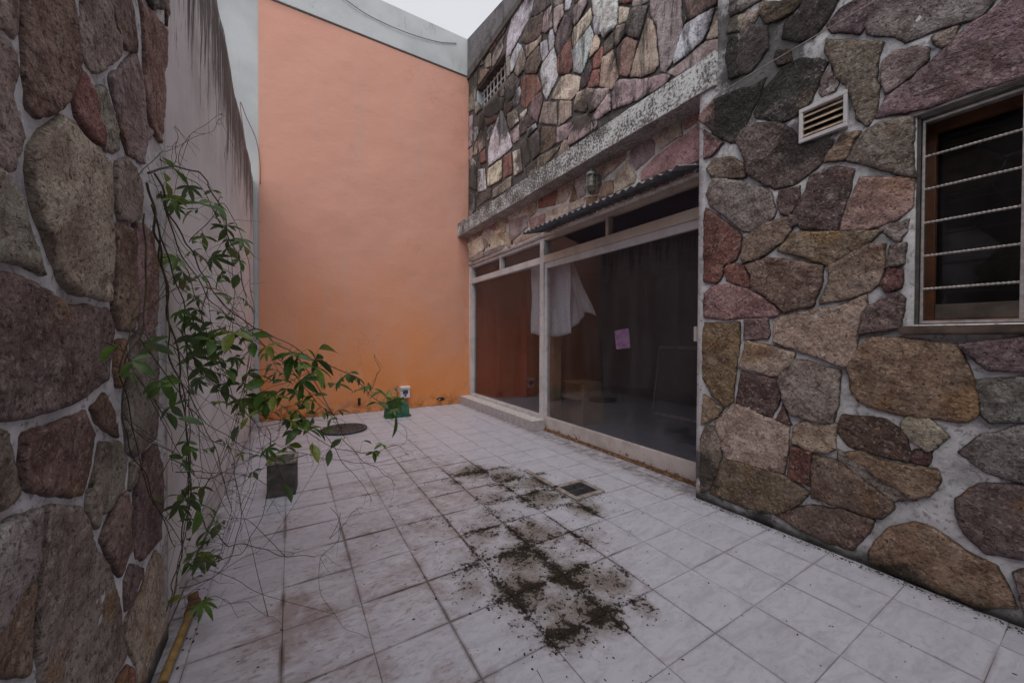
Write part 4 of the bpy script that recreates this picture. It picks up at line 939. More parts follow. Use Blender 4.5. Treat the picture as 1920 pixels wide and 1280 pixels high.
def plastic_mat():
    t = NT('clear_plastic_sheet')
    t.b.inputs['Alpha'].default_value = 0.55
    return t.done((0.75, 0.74, 0.76), 0.25, t.bump(t.noise(14, 5, 0.6), 0.6, 0.02))
M['plastic'] = plastic_mat()

def reflection_mat():  # mauve pattern painting a lit reflection in the door glass
    t = NT('mauve_reflection')
    c = t.mix(t.ramp(t.noise(16, 5, 0.7), 0.4, 0.6), (0.25, 0.10, 0.28), (0.36, 0.22, 0.33))
    c = t.mix(t.ramp(t.noise(31, 4, 0.7), 0.58, 0.66), c, (0.09, 0.04, 0.16))
    return t.done(c, 0.5)
M['print'] = reflection_mat()

def leaf_mat():
    t = NT('vine_leaf')
    oi = t.n('ShaderNodeObjectInfo')
    r = oi.outputs['Random']
    c = t.mix(r, (0.045, 0.115, 0.028), (0.135, 0.225, 0.045))
    c = t.mix(t.ramp(r, 0.84, 0.90), c, (0.20, 0.24, 0.04))
    c = t.mix(t.ramp(r, 0.955, 0.965), c, (0.20, 0.13, 0.05))
    c = t.mix(t.ramp(t.noise(45, 4), 0.4, 0.7, 0, 0.4), c, (0.02, 0.045, 0.015))
    c2 = t.mix(t.geo.outputs['Backfacing'], c, (0.10, 0.15, 0.09))
    m = t.done(c2, 0.38, t.bump(t.noise(70, 3), 0.2, 0.002), spec=0.45)
    tl = t.n('ShaderNodeBsdfTranslucent')
    t.set(tl.inputs[0], t.mix(1.0, c, (1.5, 1.6, 0.7), 'MULTIPLY'))
    mx = t.n('ShaderNodeMixShader')
    mx.inputs[0].default_value = 0.28
    t.t.links.new(t.b.outputs[0], mx.inputs[1]); t.t.links.new(tl.outputs[0], mx.inputs[2])
    t.t.links.new(mx.outputs[0], t.out.inputs[0])
    return m
M['leaf'] = leaf_mat()

# ------------------------------------------------------------- masonry helpers
COL = dict(d=(.085, .074, .070), dk=(.060, .052, .050), dm=(.135, .088, .088), dp=(.105, .072, .080), dr=(.125, .055, .052), m=(.30, .225, .235), ro=(.300, .175, .165), rd=(.200, .080, .064),
           rb=(.190, .115, .095), tn=(.355, .275, .215), tc=(.305, .232, .172), oc=(.255, .172, .110), och=(.235, .138, .066), ob=(.190, .125, .080), td=(.185, .125, .095), gt=(.228, .194, .168),
           gg=(.215, .200, .190), ol=(.152, .130, .092), cr=(.50, .43, .34), w=(.42, .44, .48), pu=(.185, .115, .145), bn=(.110, .070, .055), b=(.1, .08, .07))

def poly_area(P):
    return 0.5 * sum(P[i][0] * P[(i + 1) % len(P)][1] - P[(i + 1) % len(P)][0] * P[i][1] for i in range(len(P)))

def stone_mesh(poly, h, plane_x, side, rough=0.014, round_=0.008, step=None, jag=0.005, seed=0, grow=0.010):
    """a stone in the wall plane x=plane_x standing `h` proud towards `side` (-1: faces -x, +1: faces +x)"""
    P = [Vector(p) for p in poly]
    if poly_area(P) < 0:
        P.reverse()
    A = abs(poly_area(P))
    size = math.sqrt(A)
    st = step or max(0.010, min(0.02, size / 13))
    n = len(P)
    if grow:
        ns = []
        for i in range(n):
            d = P[(i + 1) % n] - P[i]
            ns.append(Vector((d.y, -d.x)).normalized() if d.length > 1e-9 else Vector((0, 0)))
        G_ = []
        for i in range(n):
            a, b = ns[i - 1], ns[i]
            o_ = (a + b) * (grow / max(0.35, 1 + a.dot(b)))
            G_.append(P[i] + o_)
        P = G_
    # soften corners
    Q = []
    for i in range(n):
        a, b = P[i], P[(i + 1) % n]
        L = (b - a).length
        c = min(0.15, 0.006 / max(L, 1e-6))
        Q += [a.lerp(b, c), a.lerp(b, 1 - c)]
    # resample with jitter
    out = []
    for i in range(len(Q)):
        a, b = Q[i], Q[(i + 1) % len(Q)]
        L = (b - a).length
        k = max(1, int(round(L / st)))
        nrm = Vector(((b - a).y, -(b - a).x))
        if nrm.length > 1e-9:
            nrm.normalize()
        for j in range(k):
            p = a.lerp(b, j / k)
            q = noise.noise(Vector((p.x * 14, p.y * 14, seed))) * 1.6 + noise.noise(Vector((p.x * 50, p.y * 50, seed))) * 0.9
            out.append(p + nrm * (q * jag))
    # inner ring + grid points
    m = len(out)
    inner = []
    for i in range(m):
        d = out[(i + 1) % m] - out[i - 1]
        if d.length < 1e-9:
            continue
        nrm = Vector((-d.y, d.x)).normalized()
        inner.append(out[i] + nrm * min(round_ * 0.45, size * 0.08))
    xs = [p.x for p in out]; ys = [p.y for p in out]
    E = np.array([[p.x, p.y] for p in out])
    E2 = np.roll(E, -1, axis=0)
    def dist(px, py):
        d = E2 - E
        t = np.clip(((px - E[:, 0]) * d[:, 0] + (py - E[:, 1]) * d[:, 1]) / np.maximum((d ** 2).sum(1), 1e-12), 0, 1)
        return np.sqrt(((E + d * t[:, None] - np.array([px, py])) ** 2).sum(1)).min()
    def inside(px, py):
        c = False
        for i in range(m):
            x1, y1 = E[i]; x2, y2 = E2[i]
            if (y1 > py) != (y2 > py) and px < (x2 - x1) * (py - y1) / (y2 - y1) + x1:
                c = not c
        return c
    pts = list(out)
    for p in inner:
        if inside(p.x, p.y) and dist(p.x, p.y) > round_ * 0.25:
            pts.append(p)
    gx = min(xs) + st / 2
    r_ = random.Random(seed)
    while gx < max(xs):
        gy = min(ys) + st / 2
        while gy < max(ys):
            qx, qy = gx + r_.uniform(-.3, .3) * st, gy + r_.uniform(-.3, .3) * st
            if inside(qx, qy) and dist(qx, qy) > round_ * 0.8:
                pts.append(Vector((qx, qy)))
            gy += st
        gx += st
    res = delaunay_2d_cdt(pts, [], [list(range(m))], 1, 1e-6)
    vs, fs = res[0], res[2]
    cx = sum(xs) / m; cy = sum(ys) / m
    tilt = (r_.uniform(-1, 1) * 0.35 * h / max(size, .05), r_.uniform(-1, 1) * 0.35 * h / max(size, .05))
    verts = []
    edge = []
    for v in vs:
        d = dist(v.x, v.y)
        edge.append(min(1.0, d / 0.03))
        e = 1 - (1 - min(1, d / round_)) ** 2
        nz = noise.fractal(Vector((v.x * 15 + seed, v.y * 15, seed * 1.7)), 0.8, 2.0, 5)
        nz2 = noise.noise(Vector((v.x * 3.5 + seed, v.y * 3.5, seed * 0.7)))
        hh = h * (0.30 + 0.70 * e) + e * (rough * nz * 0.8 + rough * nz2 * 0.6 + tilt[0] * (v.x - cx) + tilt[1] * (v.y - cy))
        verts.append((hh, v.x, v.y))
    faces = [list(f) for f in fs]
    cnt = {}
    for f in faces:
        for i in range(len(f)):
            a, b = f[i], f[(i + 1) % len(f)]
            cnt[(a, b)] = 1
    base = {}
    for (a, b) in list(cnt):
        if (b, a) not in cnt:
            for q in (a, b):
                if q not in base:
                    base[q] = len(verts)
                    verts.append((-0.012, verts[q][1], verts[q][2]))
                    edge.append(0.0)
            faces.append([b, a, base[a], base[b]])
    V3 = [(side * hh, a - cx, b - cy) for hh, a, b in verts]
    if side < 0:
        faces = [f[::-1] for f in faces]
    me = bpy.data.meshes.new('stone')
    me.from_pydata(V3, [], faces)
    me.shade_smooth()
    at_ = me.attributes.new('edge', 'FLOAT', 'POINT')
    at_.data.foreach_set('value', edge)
    return me, (plane_x, cx, cy)

def add_stones(L, plane_x, side, parent, mat, h=(0.014, 0.03), var=0.12, gain=1.15, sat=0.92, **kw):
    for i, (c, poly) in enumerate(L):
        seed = i * 3.17 + plane_x * 11
        r_ = random.Random(int(seed * 100))
        me, at = stone_mesh(poly, r_.uniform(*h), plane_x, side, seed=seed, **kw)
        b = COL[c]
        g_ = sum(b) / 3
        b = tuple(g_ + (x - g_) * sat for x in b)
        k = gain * (1 + r_.uniform(-var, var))
        col = tuple(max(0.01, x * k * (1 + r_.uniform(-.05, .05))) for x in b)
        obj('stone', me, mat, parent, at, col)

def inside_poly(p, P):
    c = False
    for i in range(len(P)):
        x1, y1 = P[i]; x2, y2 = P[(i + 1) % len(P)]
        if (y1 > p[1]) != (y2 > p[1]) and p[0] < (x2 - x1) * (p[1] - y1) / (y2 - y1) + x1:
            c = not c
    return c

def filler(traced, region, ok, spacing, gap, seed, minsize=0.05):
    """Voronoi stones filling what the traced stones leave free"""
    r_ = random.Random(seed)
    (a0, b0), (a1, b1) = region
    dummy = []
    for P in traced:
        n = len(P)
        for i in range(n):
            a, b = Vector(P[i]), Vector(P[(i + 1) % n])
            k = max(1, int((b - a).length / 0.05))
            c = sum((Vector(q) for q in P), Vector((0, 0))) / n
            for j in range(k):
                q = a.lerp(b, j / k)
                dummy.append(q.lerp(c, 0.0) + (c - q).normalized() * (spacing * 0.22))
    seeds = []
    D = np.array([[d.x, d.y] for d in dummy]) if dummy else np.zeros((0, 2))
    for _ in range(6000):
        p = (r_.uniform(a0, a1), r_.uniform(b0, b1))
        if not ok(*p) or any(inside_poly(p, P) for P in traced):
            continue
        if len(D) and (((D - np.array(p)) ** 2).sum(1).min() < (spacing * 0.5) ** 2):
            continue
        if any((p[0] - q[0]) ** 2 + (p[1] - q[1]) ** 2 < spacing ** 2 for q in seeds):
            continue
        seeds.append(p)
    allp = [Vector(s) for s in seeds] + dummy
    AP = np.array([[p.x, p.y] for p in allp])
    out = []
    for i, s in enumerate(seeds):
        s = Vector(s)
        R_ = spacing * 1.25
        poly = [s + Vector((math.cos(k * math.pi / 5) * R_, math.sin(k * math.pi / 5) * R_)) for k in range(10)]
        d2 = ((AP - np.array([s.x, s.y])) ** 2).sum(1)
        for j in np.argsort(d2)[1:40]:
            q = allp[j]
            if d2[j] > (2.6 * spacing) ** 2:
                break
            nrm = (q - s)
            L = nrm.length
            if L < 1e-6:
                continue
            nrm /= L
            lim = (L / 2 if j < len(seeds) else L / 2 + spacing * 0.11) - gap / 2
            new = []
            for k in range(len(poly)):
                a, b = poly[k], poly[(k + 1) % len(poly)]
                da, db = (a - s).dot(nrm) - lim, (b - s).dot(nrm) - lim
                if da <= 0:
                    new.append(a)
                if (da < 0) != (db < 0) and abs(da - db) > 1e-9:
                    new.append(a.lerp(b, da / (da - db)))
            poly = new
            if len(poly) < 3:
                break
        if len(poly) < 3:
            continue
        # clip to region box and drop tiny edges
        poly = [Vector((min(max(p.x, a0), a1), min(max(p.y, b0), b1))) for p in poly]
        q = []
        for p in poly:
            if not q or (p - q[-1]).length > 0.025:
                q.append(p)
        if len(q) > 2 and (q[0] - q[-1]).length < 0.025:
            q.pop()
        if len(q) < 3 or abs(poly_area(q)) < minsize ** 2:
            continue
        if not all(ok(p.x, p.y) for p in q):
            continue
        out.append([(p.x, p.y) for p in q])
    return out

def relief_wall(name, plane_x, side, a, b, holes, mat, parent, amp=0.006, step=0.045, thick=0.2, top=None):
    """rough front face (a grid with openings) closed by reveals and a flat back"""
    def axis(lo, hi, cuts):
        ks = sorted({lo, hi, *[c for c in cuts if lo < c < hi]})
        out = []
        for p, q in zip(ks, ks[1:]):
            n = max(1, int(round((q - p) / step)))
            out += [p + (q - p) * i / n for i in range(n)]
        return out + [hi]
    A = axis(a[0], a[1], [v for h in holes for v in h[:2]])
    B = axis(b[0], b[1], [v for h in holes for v in h[2:]])
    bm = bmesh.new()
    F, K = {}, {}
    def vert(D, i, j, front):
        if (i, j) not in D:
            y, z = A[i], B[j]
            zz = z if top is None or j < len(B) - 1 else top(y)
            if front:
                n = noise.fractal(Vector((y * 6, z * 6, plane_x)), 1.0, 2.0, 4) * amp
                edge = i in (0, len(A) - 1) or j in (0, len(B) - 1)
                D[(i, j)] = bm.verts.new((plane_x + (0 if edge else side * n), y, zz))
            else:
                D[(i, j)] = bm.verts.new((plane_x - side * thick, y, zz))
        return D[(i, j)]
    def open_(i, j):
        if i < 0 or j < 0 or i >= len(A) - 1 or j >= len(B) - 1:
            return True
        y, z = (A[i] + A[i + 1]) / 2, (B[j] + B[j + 1]) / 2
        return any(h[0] < y < h[1] and h[2] < z < h[3] for h in holes)
    for i in range(len(A) - 1):
        for j in range(len(B) - 1):
            if open_(i, j):
                continue
            q = [(i, j), (i + 1, j), (i + 1, j + 1), (i, j + 1)]
            f = bm.faces.new([vert(F, *k, True) for k in q]); f.smooth = True
            bm.faces.new([vert(K, *k, False) for k in q][::-1])
            for (di, dj), (p, r) in {(0, -1): (0, 1), (1, 0): (1, 2), (0, 1): (2, 3), (-1, 0): (3, 0)}.items():
                if open_(i + di, j + dj):
                    bm.faces.new([vert(F, *q[r], True), vert(F, *q[p], True), vert(K, *q[p], False), vert(K, *q[r], False)])
    bmesh.ops.recalc_face_normals(bm, faces=bm.faces)
    return obj(name, bm, mat, parent)

# ============================================================= GROUND AND FLOOR
ground = struct(obj('ground', box((-60, -60, -0.30), (60, 60, -0.03)), M['concrete']))

floor = struct(obj('courtyard_floor', box((-0.47, -3.4, -0.03), (3.12, 6.75, -0.004)), M['grout']))
def tile_mesh(x0, x1, y0, y1):
    bm = box((x0, y0, -0.010), (x1, y1, 0.0), 0.0)
    es = [e for e in bm.edges if all(v.co.z > -0.001 for v in e.verts)]
    bmesh.ops.bevel(bm, geom=es, offset=0.0016, segments=2, affect='EDGES')
    me = bpy.data.meshes.new('tile')
    bm.to_mesh(me); bm.free()
    me.materials.append(M['tile'])
    return me
G = 0.0015
full = tile_mesh(-TS / 2 + G, TS / 2 - G, -TS / 2 + G, TS / 2 - G)
x_lo, x_hi, y_hi = -0.468, 3.10, 6.748
r_ = random.Random(5)
DR = (1.985, 2.235, 2.285, 2.515)     # drain opening
row = -7
while TY0 + row * TS < y_hi:
    for colm in range(-5, 7):
        cx0, cy0 = TX0 + colm * TS, TY0 + row * TS
        cx1, cy1 = min(cx0 + TS, x_hi), min(cy0 + TS, y_hi)
        lx = max(cx0, x_lo)
        if cx1 - lx < 0.03 or cy1 - cy0 < 0.03:
            continue
        # the doorway side: no tiles under the solid wall
        if cx1 > 2.95 and cy0 < 1.5:
            if lx > 2.85:
                continue
        cx, cy = cx0 + TS / 2, cy0 + TS / 2
        inD = DR[0] - 0.13 < cx < DR[1] + 0.1 and DR[2] - 0.1 < cy < DR[3] + 0.1
        if lx > cx0 or cx1 < cx0 + TS - 1e-4 or cy1 < cy0 + TS - 1e-4:
            me = tile_mesh(lx + G - cx, cx1 - G - cx, cy0 + G - cy, cy1 - G - cy)
        else:
            me = full
        o = obj('tile', me, None, floor, (cx, cy, 0.0))
        o.location.z += r_.uniform(-0.0006, 0.0010)
        o.rotation_euler = (r_.uniform(-.0022, .0022), r_.uniform(-.0022, .0022), r_.uniform(-.0015, .0015))
    row += 1

# ============================================================= STONE HOUSE (right)
house = thing('stone_house', 'two storey house on the right clad in irregular mauve, tan and red stone', 'house', (3.0, 2.0, 0))
XW, XU = 2.83, 3.03
WIN = (-0.42, 0.59, 1.375, 2.47)
VENT = (0.885, 1.085, 2.575, 2.735)
front = relief_wall('front_wall', XW, -1, (-3.2, 1.80), (0.0, 5.6), [WIN, VENT, (1.66, 1.81, 3.52, 5.7)], M['mortar'], house, 0.010, thick=0.27)
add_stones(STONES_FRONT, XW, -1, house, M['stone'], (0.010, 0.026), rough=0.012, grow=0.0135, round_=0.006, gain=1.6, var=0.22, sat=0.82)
def ok_front(y, z):
    if z > 3.5 and y > 1.62:
        return False
    if z < 0.06:
        return False
    if WIN[0] - 0.06 < y < WIN[1] + 0.06 and 1.24 < z < WIN[3] + 0.04:
        return False
    if VENT[0] - 0.05 < y < VENT[1] + 0.05 and VENT[2] - 0.05 < z < VENT[3] + 0.05:
        return False
    return y < 1.78
fl = filler([p for c, p in STONES_FRONT], ((-1.5, 0.06), (1.76, 5.2)), ok_front, 0.30, 0.03, 3, 0.10)
pal = ['ro', 'tc', 'gt', 'dm', 'pu', 'td', 'oc', 'rb', 'gg', 'tn']
fl = [p for p in fl if not (sum(q[0] for q in p) / len(p) > 0.15 and sum(q[1] for q in p) / len(p) < 3.5) ]
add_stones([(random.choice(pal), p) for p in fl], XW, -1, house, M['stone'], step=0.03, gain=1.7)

# upper storey, set back
XU_TOP = lambda y: 6.45 + 0.0 * y
SW = (5.30, 6.38, 5.50, 5.93)
upper = relief_wall('upper_wall', XU, -1, (1.62, 6.75), (3.28, 6.34), [SW], M['joint_dark'], house, 0.006, 0.07)
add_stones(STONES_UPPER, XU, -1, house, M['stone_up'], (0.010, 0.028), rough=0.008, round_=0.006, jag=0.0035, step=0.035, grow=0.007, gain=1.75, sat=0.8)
def ok_up(y, z):
    if SW[0] - 0.03 < y < SW[1] + 0.03 and SW[2] - 0.03 < z < SW[3] + 0.03:
        return False
    return z < 6.44 and z > 3.5
fu = filler([p for c, p in STONES_UPPER], ((1.70, 3.5), (6.72, 6.44)), ok_up, 0.235, 0.014, 11, 0.06)
pal2 = ['m', 'bn', 'gt', 'cr', 'w', 'd', 'dm', 'gg', 'rd', 'tn', 'dp', 'gt', 'm']
rr = random.Random(4)
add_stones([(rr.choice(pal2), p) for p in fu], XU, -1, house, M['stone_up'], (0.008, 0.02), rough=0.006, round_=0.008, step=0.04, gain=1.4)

def prism_yz(bm, x0, x1, pts):
    a = [bm.verts.new((x0, y, z)) for y, z in pts]
    b = [bm.verts.new((x1, y, z)) for y, z in pts]
    n = len(pts)
    for i in range(n):
        bm.faces.new((a[i], a[(i + 1) % n], b[(i + 1) % n], b[i]))
    bm.faces.new(a[::-1]); bm.faces.new(b)
    bmesh.ops.recalc_face_normals(bm, faces=bm.faces)
bm = bmesh.new()
prism_yz(bm, 2.985, 3.23, [(1.62, 6.342), (6.75, 6.50), (6.75, 7.12), (5.2, 6.76), (4.0, 6.45), (1.62, 6.44)])
obj('parapet', bm, M['parapet'], house)
bm = bmesh.new()
prism_yz(bm, 2.985, 3.23, [(1.62, 6.341), (6.75, 6.341), (6.75, 6.498)])
obj('parapet_base', bm, M['joint_dark'], house)

# small latticed opening high on the wall
wdw = obj('small_window', box((3.20, SW[0], SW[2]), (3.225, SW[1], SW[3])), M['dark'], house)
bm = bmesh.new()
bx(bm, (3.028, SW[1] - 0.02, SW[2]), (3.20, SW[1] - 0.001, SW[3]), 0)
obj('reveal', bm, M['greywall'], wdw)
bm = bmesh.new()
for k in range(8):
    y = SW[0] + 0.05 + k * 0.13
    bx(bm, (3.12, y, SW[2] + 0.001), (3.136, y + 0.015, SW[3] - 0.001))
for k in range(3):
    z = SW[2] + 0.03 + k * 0.17
    bx(bm, (3.117, SW[0] + 0.001, z), (3.139, SW[1] - 0.022, z + 0.015))
obj('lattice', bm, M['frame'], wdw)

# lintel band over the glass
lin = relief_wall('lintel', XU, -1, (1.80, 6.75), (2.705, 3.28), [], M['mortar_lin'], house, 0.006, 0.05)
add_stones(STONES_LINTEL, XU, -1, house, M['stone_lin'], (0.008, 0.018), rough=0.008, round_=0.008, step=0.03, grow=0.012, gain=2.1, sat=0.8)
fx = filler([p for c, p in STONES_LINTEL], ((1.84, 2.74), (6.72, 3.26)), lambda y, z: True, 0.20, 0.03, 21, 0.07)
rr = random.Random(9)
add_stones([(rr.choice(['tn', 'm', 'ro', 'cr', 'tn']), p) for p in fx], XU, -1, house, M['stone_lin'], (0.006, 0.014), rough=0.006, round_=0.008, step=0.035, gain=1.75)

# ledge
bm = bmesh.new()
n = 60
prof = [(3.03, 3.245), (2.80, 3.245), (2.80, 3.50), (3.03, 3.52)]
rings = []
for i in range(n + 1):
    y = 1.66 + (6.75 - 1.66) * i / n
    rings.append([bm.verts.new((px + (random.uniform(-.004, .004) if 0 < k < 3 else 0), y, pz + random.uniform(-.004, .004))) for k, (px, pz) in enumerate(prof)])
for a, b in zip(rings, rings[1:]):
    for k in range(3):
        bm.faces.new((a[k], a[k + 1], b[k + 1], b[k]))
bm.faces.new(rings[0]); bm.faces.new(rings[-1][::-1])
bmesh.ops.recalc_face_normals(bm, faces=bm.faces)
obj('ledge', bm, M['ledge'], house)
# concrete lintel strip over the small barred window and reveals
obj('window_lintel', box((2.822, WIN[0] - 0.1, WIN[3]), (2.84, WIN[1] + 0.03, WIN[3] + 0.03), 0.003), M['concrete'], house)

# wall body behind (floor slab of the upper storey, return walls, room)
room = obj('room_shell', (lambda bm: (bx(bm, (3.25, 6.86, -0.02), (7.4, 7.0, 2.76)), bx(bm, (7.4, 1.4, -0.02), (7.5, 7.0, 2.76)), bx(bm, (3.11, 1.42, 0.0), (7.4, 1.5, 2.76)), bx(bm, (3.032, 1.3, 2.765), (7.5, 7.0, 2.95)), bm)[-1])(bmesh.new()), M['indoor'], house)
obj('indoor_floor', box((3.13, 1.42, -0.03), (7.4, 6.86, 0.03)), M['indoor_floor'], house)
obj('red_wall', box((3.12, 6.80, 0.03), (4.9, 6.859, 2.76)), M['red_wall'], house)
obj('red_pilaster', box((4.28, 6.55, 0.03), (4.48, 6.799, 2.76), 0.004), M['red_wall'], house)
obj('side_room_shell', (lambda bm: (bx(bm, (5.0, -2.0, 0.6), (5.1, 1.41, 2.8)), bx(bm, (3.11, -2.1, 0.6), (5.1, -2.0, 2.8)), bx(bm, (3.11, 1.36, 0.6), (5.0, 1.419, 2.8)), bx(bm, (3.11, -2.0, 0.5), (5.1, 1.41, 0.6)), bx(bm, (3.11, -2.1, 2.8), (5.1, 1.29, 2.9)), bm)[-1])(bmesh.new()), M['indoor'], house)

# plinth in front of the fixed window
pl = obj('plinth', box((2.86, 4.215, 0.0), (3.12, 6.75, 0.135)), M['grout'], house)
k = 0
y = 4.211
while y < 6.74:
    y2 = min(y + 0.33, 6.748)
    obj('plinth_tile', box((2.850, y + .002, 0.003), (2.860, y2 - .002, 0.142), 0.0012), M['plinth'], pl)
    obj('plinth_top_tile', box((2.862, y + .002, 0.135), (3.06, y2 - .002, 0.144), 0.0012), M['plinth_top'], pl)
    y = y2
obj('plinth_end_tile', box((2.850, 4.200, 0.003), (3.06, 4.2105, 0.142), 0.0012), M['plinth'], pl)

# ---- fixed window and sliding door
XF = 3.06       # face of frames
fw = obj('fixed_window', (lambda bm: (
    bx(bm, (XF, 6.66, 0.146), (XF + .09, 6.748, 2.70), .003),
    bx(bm, (XF, 4.335, 0.146), (XF + .09, 6.659, 0.19), .003),
    bx(bm, (XF - .004, 4.335, 2.345), (XF + .09, 6.659, 2.44), .003),
    bx(bm, (XF, 4.335, 2.655), (XF + .09, 6.659, 2.70), .003),
    bx(bm, (XF + .002, 5.50, 2.441), (XF + .088, 5.535, 2.654), .002), bm)[-1])(bmesh.new()), M['frame'], house)
obj('pane', box((XF + .058, 4.34, 0.18), (XF + .064, 6.67, 2.35)), M['glass'], fw)
obj('pane', box((XF + .058, 4.34, 2.43), (XF + .064, 5.505, 2.66)), M['glass'], fw)
obj('pane', box((XF + .058, 5.53, 2.43), (XF + .064, 6.67, 2.66)), M['glass'], fw)
obj('mullion', box((XF - .006, 4.245, 0.0), (XF + .12, 4.334, 2.70), .003), M['frame'], house)
tw = obj('transom_window', (lambda bm: (
    bx(bm, (XF - .004, 1.90, 2.345), (XF + .09, 4.244, 2.445), .004),
    bx(bm, (XF, 1.90, 2.66), (XF + .09, 4.244, 2.70), .003),
    bx(bm, (XF + .002, 3.02, 2.446), (XF + .088, 3.065, 2.659), .002), bm)[-1])(bmesh.new()), M['frame_cream'], house)
obj('pane', box((XF + .058, 1.9, 2.43), (XF + .064, 3.03, 2.67)), M['glass'], tw)
obj('pane', box((XF + .058, 3.055, 2.43), (XF + .064, 4.25, 2.67)), M['glass'], tw)
sd = obj('sliding_door', (lambda bm: (
    bx(bm, (XF + .012, 1.90, 2.265), (XF + .06, 4.24, 2.343), .003),
    bx(bm, (XF + .014, 1.90, 0.022), (XF + .058, 1.955, 2.264), .003),
    bx(bm, (XF + .014, 4.195, 0.19), (XF + .058, 4.24, 2.264), .003), bm)[-1])(bmesh.new()), M['frame'], house)
obj('bottom_rail', box((XF + .010, 1.956, 0.022), (XF + .056, 4.24, 0.189), .003), M['frame_rust'], sd)
obj('pane', box((XF + .033, 1.95, 0.18), (XF + .039, 4.2, 2.27)), M['glass'], sd)
bm = bmesh.new()
bx(bm, (XF - .012, 1.945, 1.27), (XF + .012, 1.975, 1.40), .004)
obj('handle', bm, M['frame'], sd)
bm = bmesh.new()
lathe(bm, [(0.013, 0), (0.013, 0.022), (0.008, 0.028)], 14, (0, 0, 0), 'X')
for v in bm.verts:
    v.co = Vector((XF + .012 - v.co.x, 1.925 + v.co.y, 1.245 + v.co.z))
bmesh.ops.recalc_face_normals(bm, faces=bm.faces)
obj('lock', bm, M['iron'], sd)
obj('latch', box((XF - .006, 1.915, 1.39), (XF + .013, 1.94, 1.425), .002), M['iron'], sd)
bm = bmesh.new()
bx(bm, (3.035, 1.80, 0.0), (XF + .11, 4.244, 0.016), .002)
for xx in (3.042, 3.068, 3.10):
    bx(bm, (xx, 1.80, 0.0165), (xx + .006, 4.243, 0.030), .001)
obj('door_track', bm, M['rust'], house)
# door jamb plaster on the stone pier side
obj('door_jamb', box((2.99, 1.803, 0.0), (3.16, 1.888, 2.70), .004), M['mortar_lin'], house)

# ---- corrugated canopy over the door
bm = bmesh.new()
NY = 320
pa, pb = [], []
y0, y1 = 1.82, 4.10
for i in range(NY + 1):
    y = y0 + (y1 - y0) * i / NY
    dz = 0.013 * math.sin(2 * math.pi * (y - y0) / 0.092) + random.uniform(-.0004, .0004)
    sag = 0.008 * math.sin(y * 2.1)
    pa.append((y, 2.642 + dz + sag)); pb.append((y, 2.752 + dz))
v = []
for (ya, za), (yb, zb) in zip(pa, pb):
    v.append([bm.verts.new((2.60, ya, za)), bm.verts.new((3.02, yb, zb)), bm.verts.new((3.02, yb, zb + .002)), bm.verts.new((2.60, ya, za + .002))])
for a, b in zip(v, v[1:]):
    for k in range(4):
        f = bm.faces.new((a[k], a[(k + 1) % 4], b[(k + 1) % 4], b[k]))
        f.smooth = k in (0, 2)
bm.faces.new(v[0]); bm.faces.new(v[-1][::-1])
bmesh.ops.recalc_face_normals(bm, faces=bm.faces)
obj('corrugated_canopy', bm, M['metal_sheet'], house)

# ---- barred window in the front wall
bw = obj('barred_window', (lambda bm: (
    bx(bm, (2.97, WIN[0], WIN[2] + .0), (3.015, WIN[1] - .001, WIN[2] + .03), .003),
    bx(bm, (2.97, WIN[0], WIN[3] - .060), (3.015, WIN[1] - .001, WIN[3] - .002), .003),
    bx(bm, (2.97, WIN[1] - .045, WIN[2] + .031), (3.015, WIN[1] - .002, WIN[3] - .061), .003), bm)[-1])(bmesh.new()), M['wood'], house)
obj('sash', (lambda bm: (
    bx(bm, (2.99, WIN[0], WIN[2] + .031), (3.03, WIN[1] - .046, WIN[2] + .11), .003),
    bx(bm, (2.99, -0.04, WIN[2] + .111), (3.03, 0.0, WIN[3] - .08), .003), bm)[-1])(bmesh.new()), M['wood_dark'], bw)
obj('pane', box((3.05, WIN[0], WIN[2]), (3.055, WIN[1], WIN[3])), M['glass'], bw)
obj('reveal', box((2.842, WIN[1] - .012, WIN[2] + .001), (2.968, WIN[1] - .0005, WIN[3] - .001)), M['concrete_dk'], bw)
obj('soffit', box((2.842, WIN[0], WIN[3] - .012), (2.968, WIN[1] - .013, WIN[3] - .0005)), M['concrete'], bw)
gr = obj('grille', (lambda bm: (
    bx(bm, (2.856, 0.563, WIN[2] + .02), (2.867, 0.573, 2.43), .002),
    bx(bm, (2.855, 0.245, WIN[2] + .02), (2.868, 0.261, 2.43), .002),
    bx(bm, (2.855, -0.10, WIN[2] + .02), (2.868, -0.084, 2.43), .002),
    bx(bm, (2.855, -0.41, WIN[2] + .02), (2.868, -0.394, 2.43), .002),
    bx(bm, (2.856, -0.393, 2.431), (2.867, 0.573, 2.443), .001),
    bx(bm, (2.856, -0.393, WIN[2] + .006), (2.867, 0.573, WIN[2] + .0195), .001), bm)[-1])(bmesh.new()), M['rod'], bw)
for zz in (1.562, 1.735, 1.908, 2.083, 2.254):
    bm = bmesh.new()
    L0, L1 = -0.40, 0.566
    N = 240
    rings = []
    for i in range(N + 1):
        y = L0 + (L1 - L0) * i / N
        ang = y * 2 * math.pi / 0.030
        ring = []
        for k in range(6):
            rr_ = 0.0052 if k % 3 else 0.0072
            a = ang + k * math.pi / 3
            ring.append(bm.verts.new((2.8615 + rr_ * math.cos(a), y, zz + rr_ * math.sin(a))))
        rings.append(ring)
    for a, b in zip(rings, rings[1:]):
        for k in range(6):
            bm.faces.new((a[k], a[(k + 1) % 6], b[(k + 1) % 6], b[k]))
    obj('bar', bm, M['rod'], bw)
bm = bmesh.new()
prism_yz(bm, 2.795, 2.97, [(WIN[0] - .1, 1.318), (0.63, 1.322), (0.645, 1.345), (0.625, 1.368), (WIN[0] - .1, 1.372)])
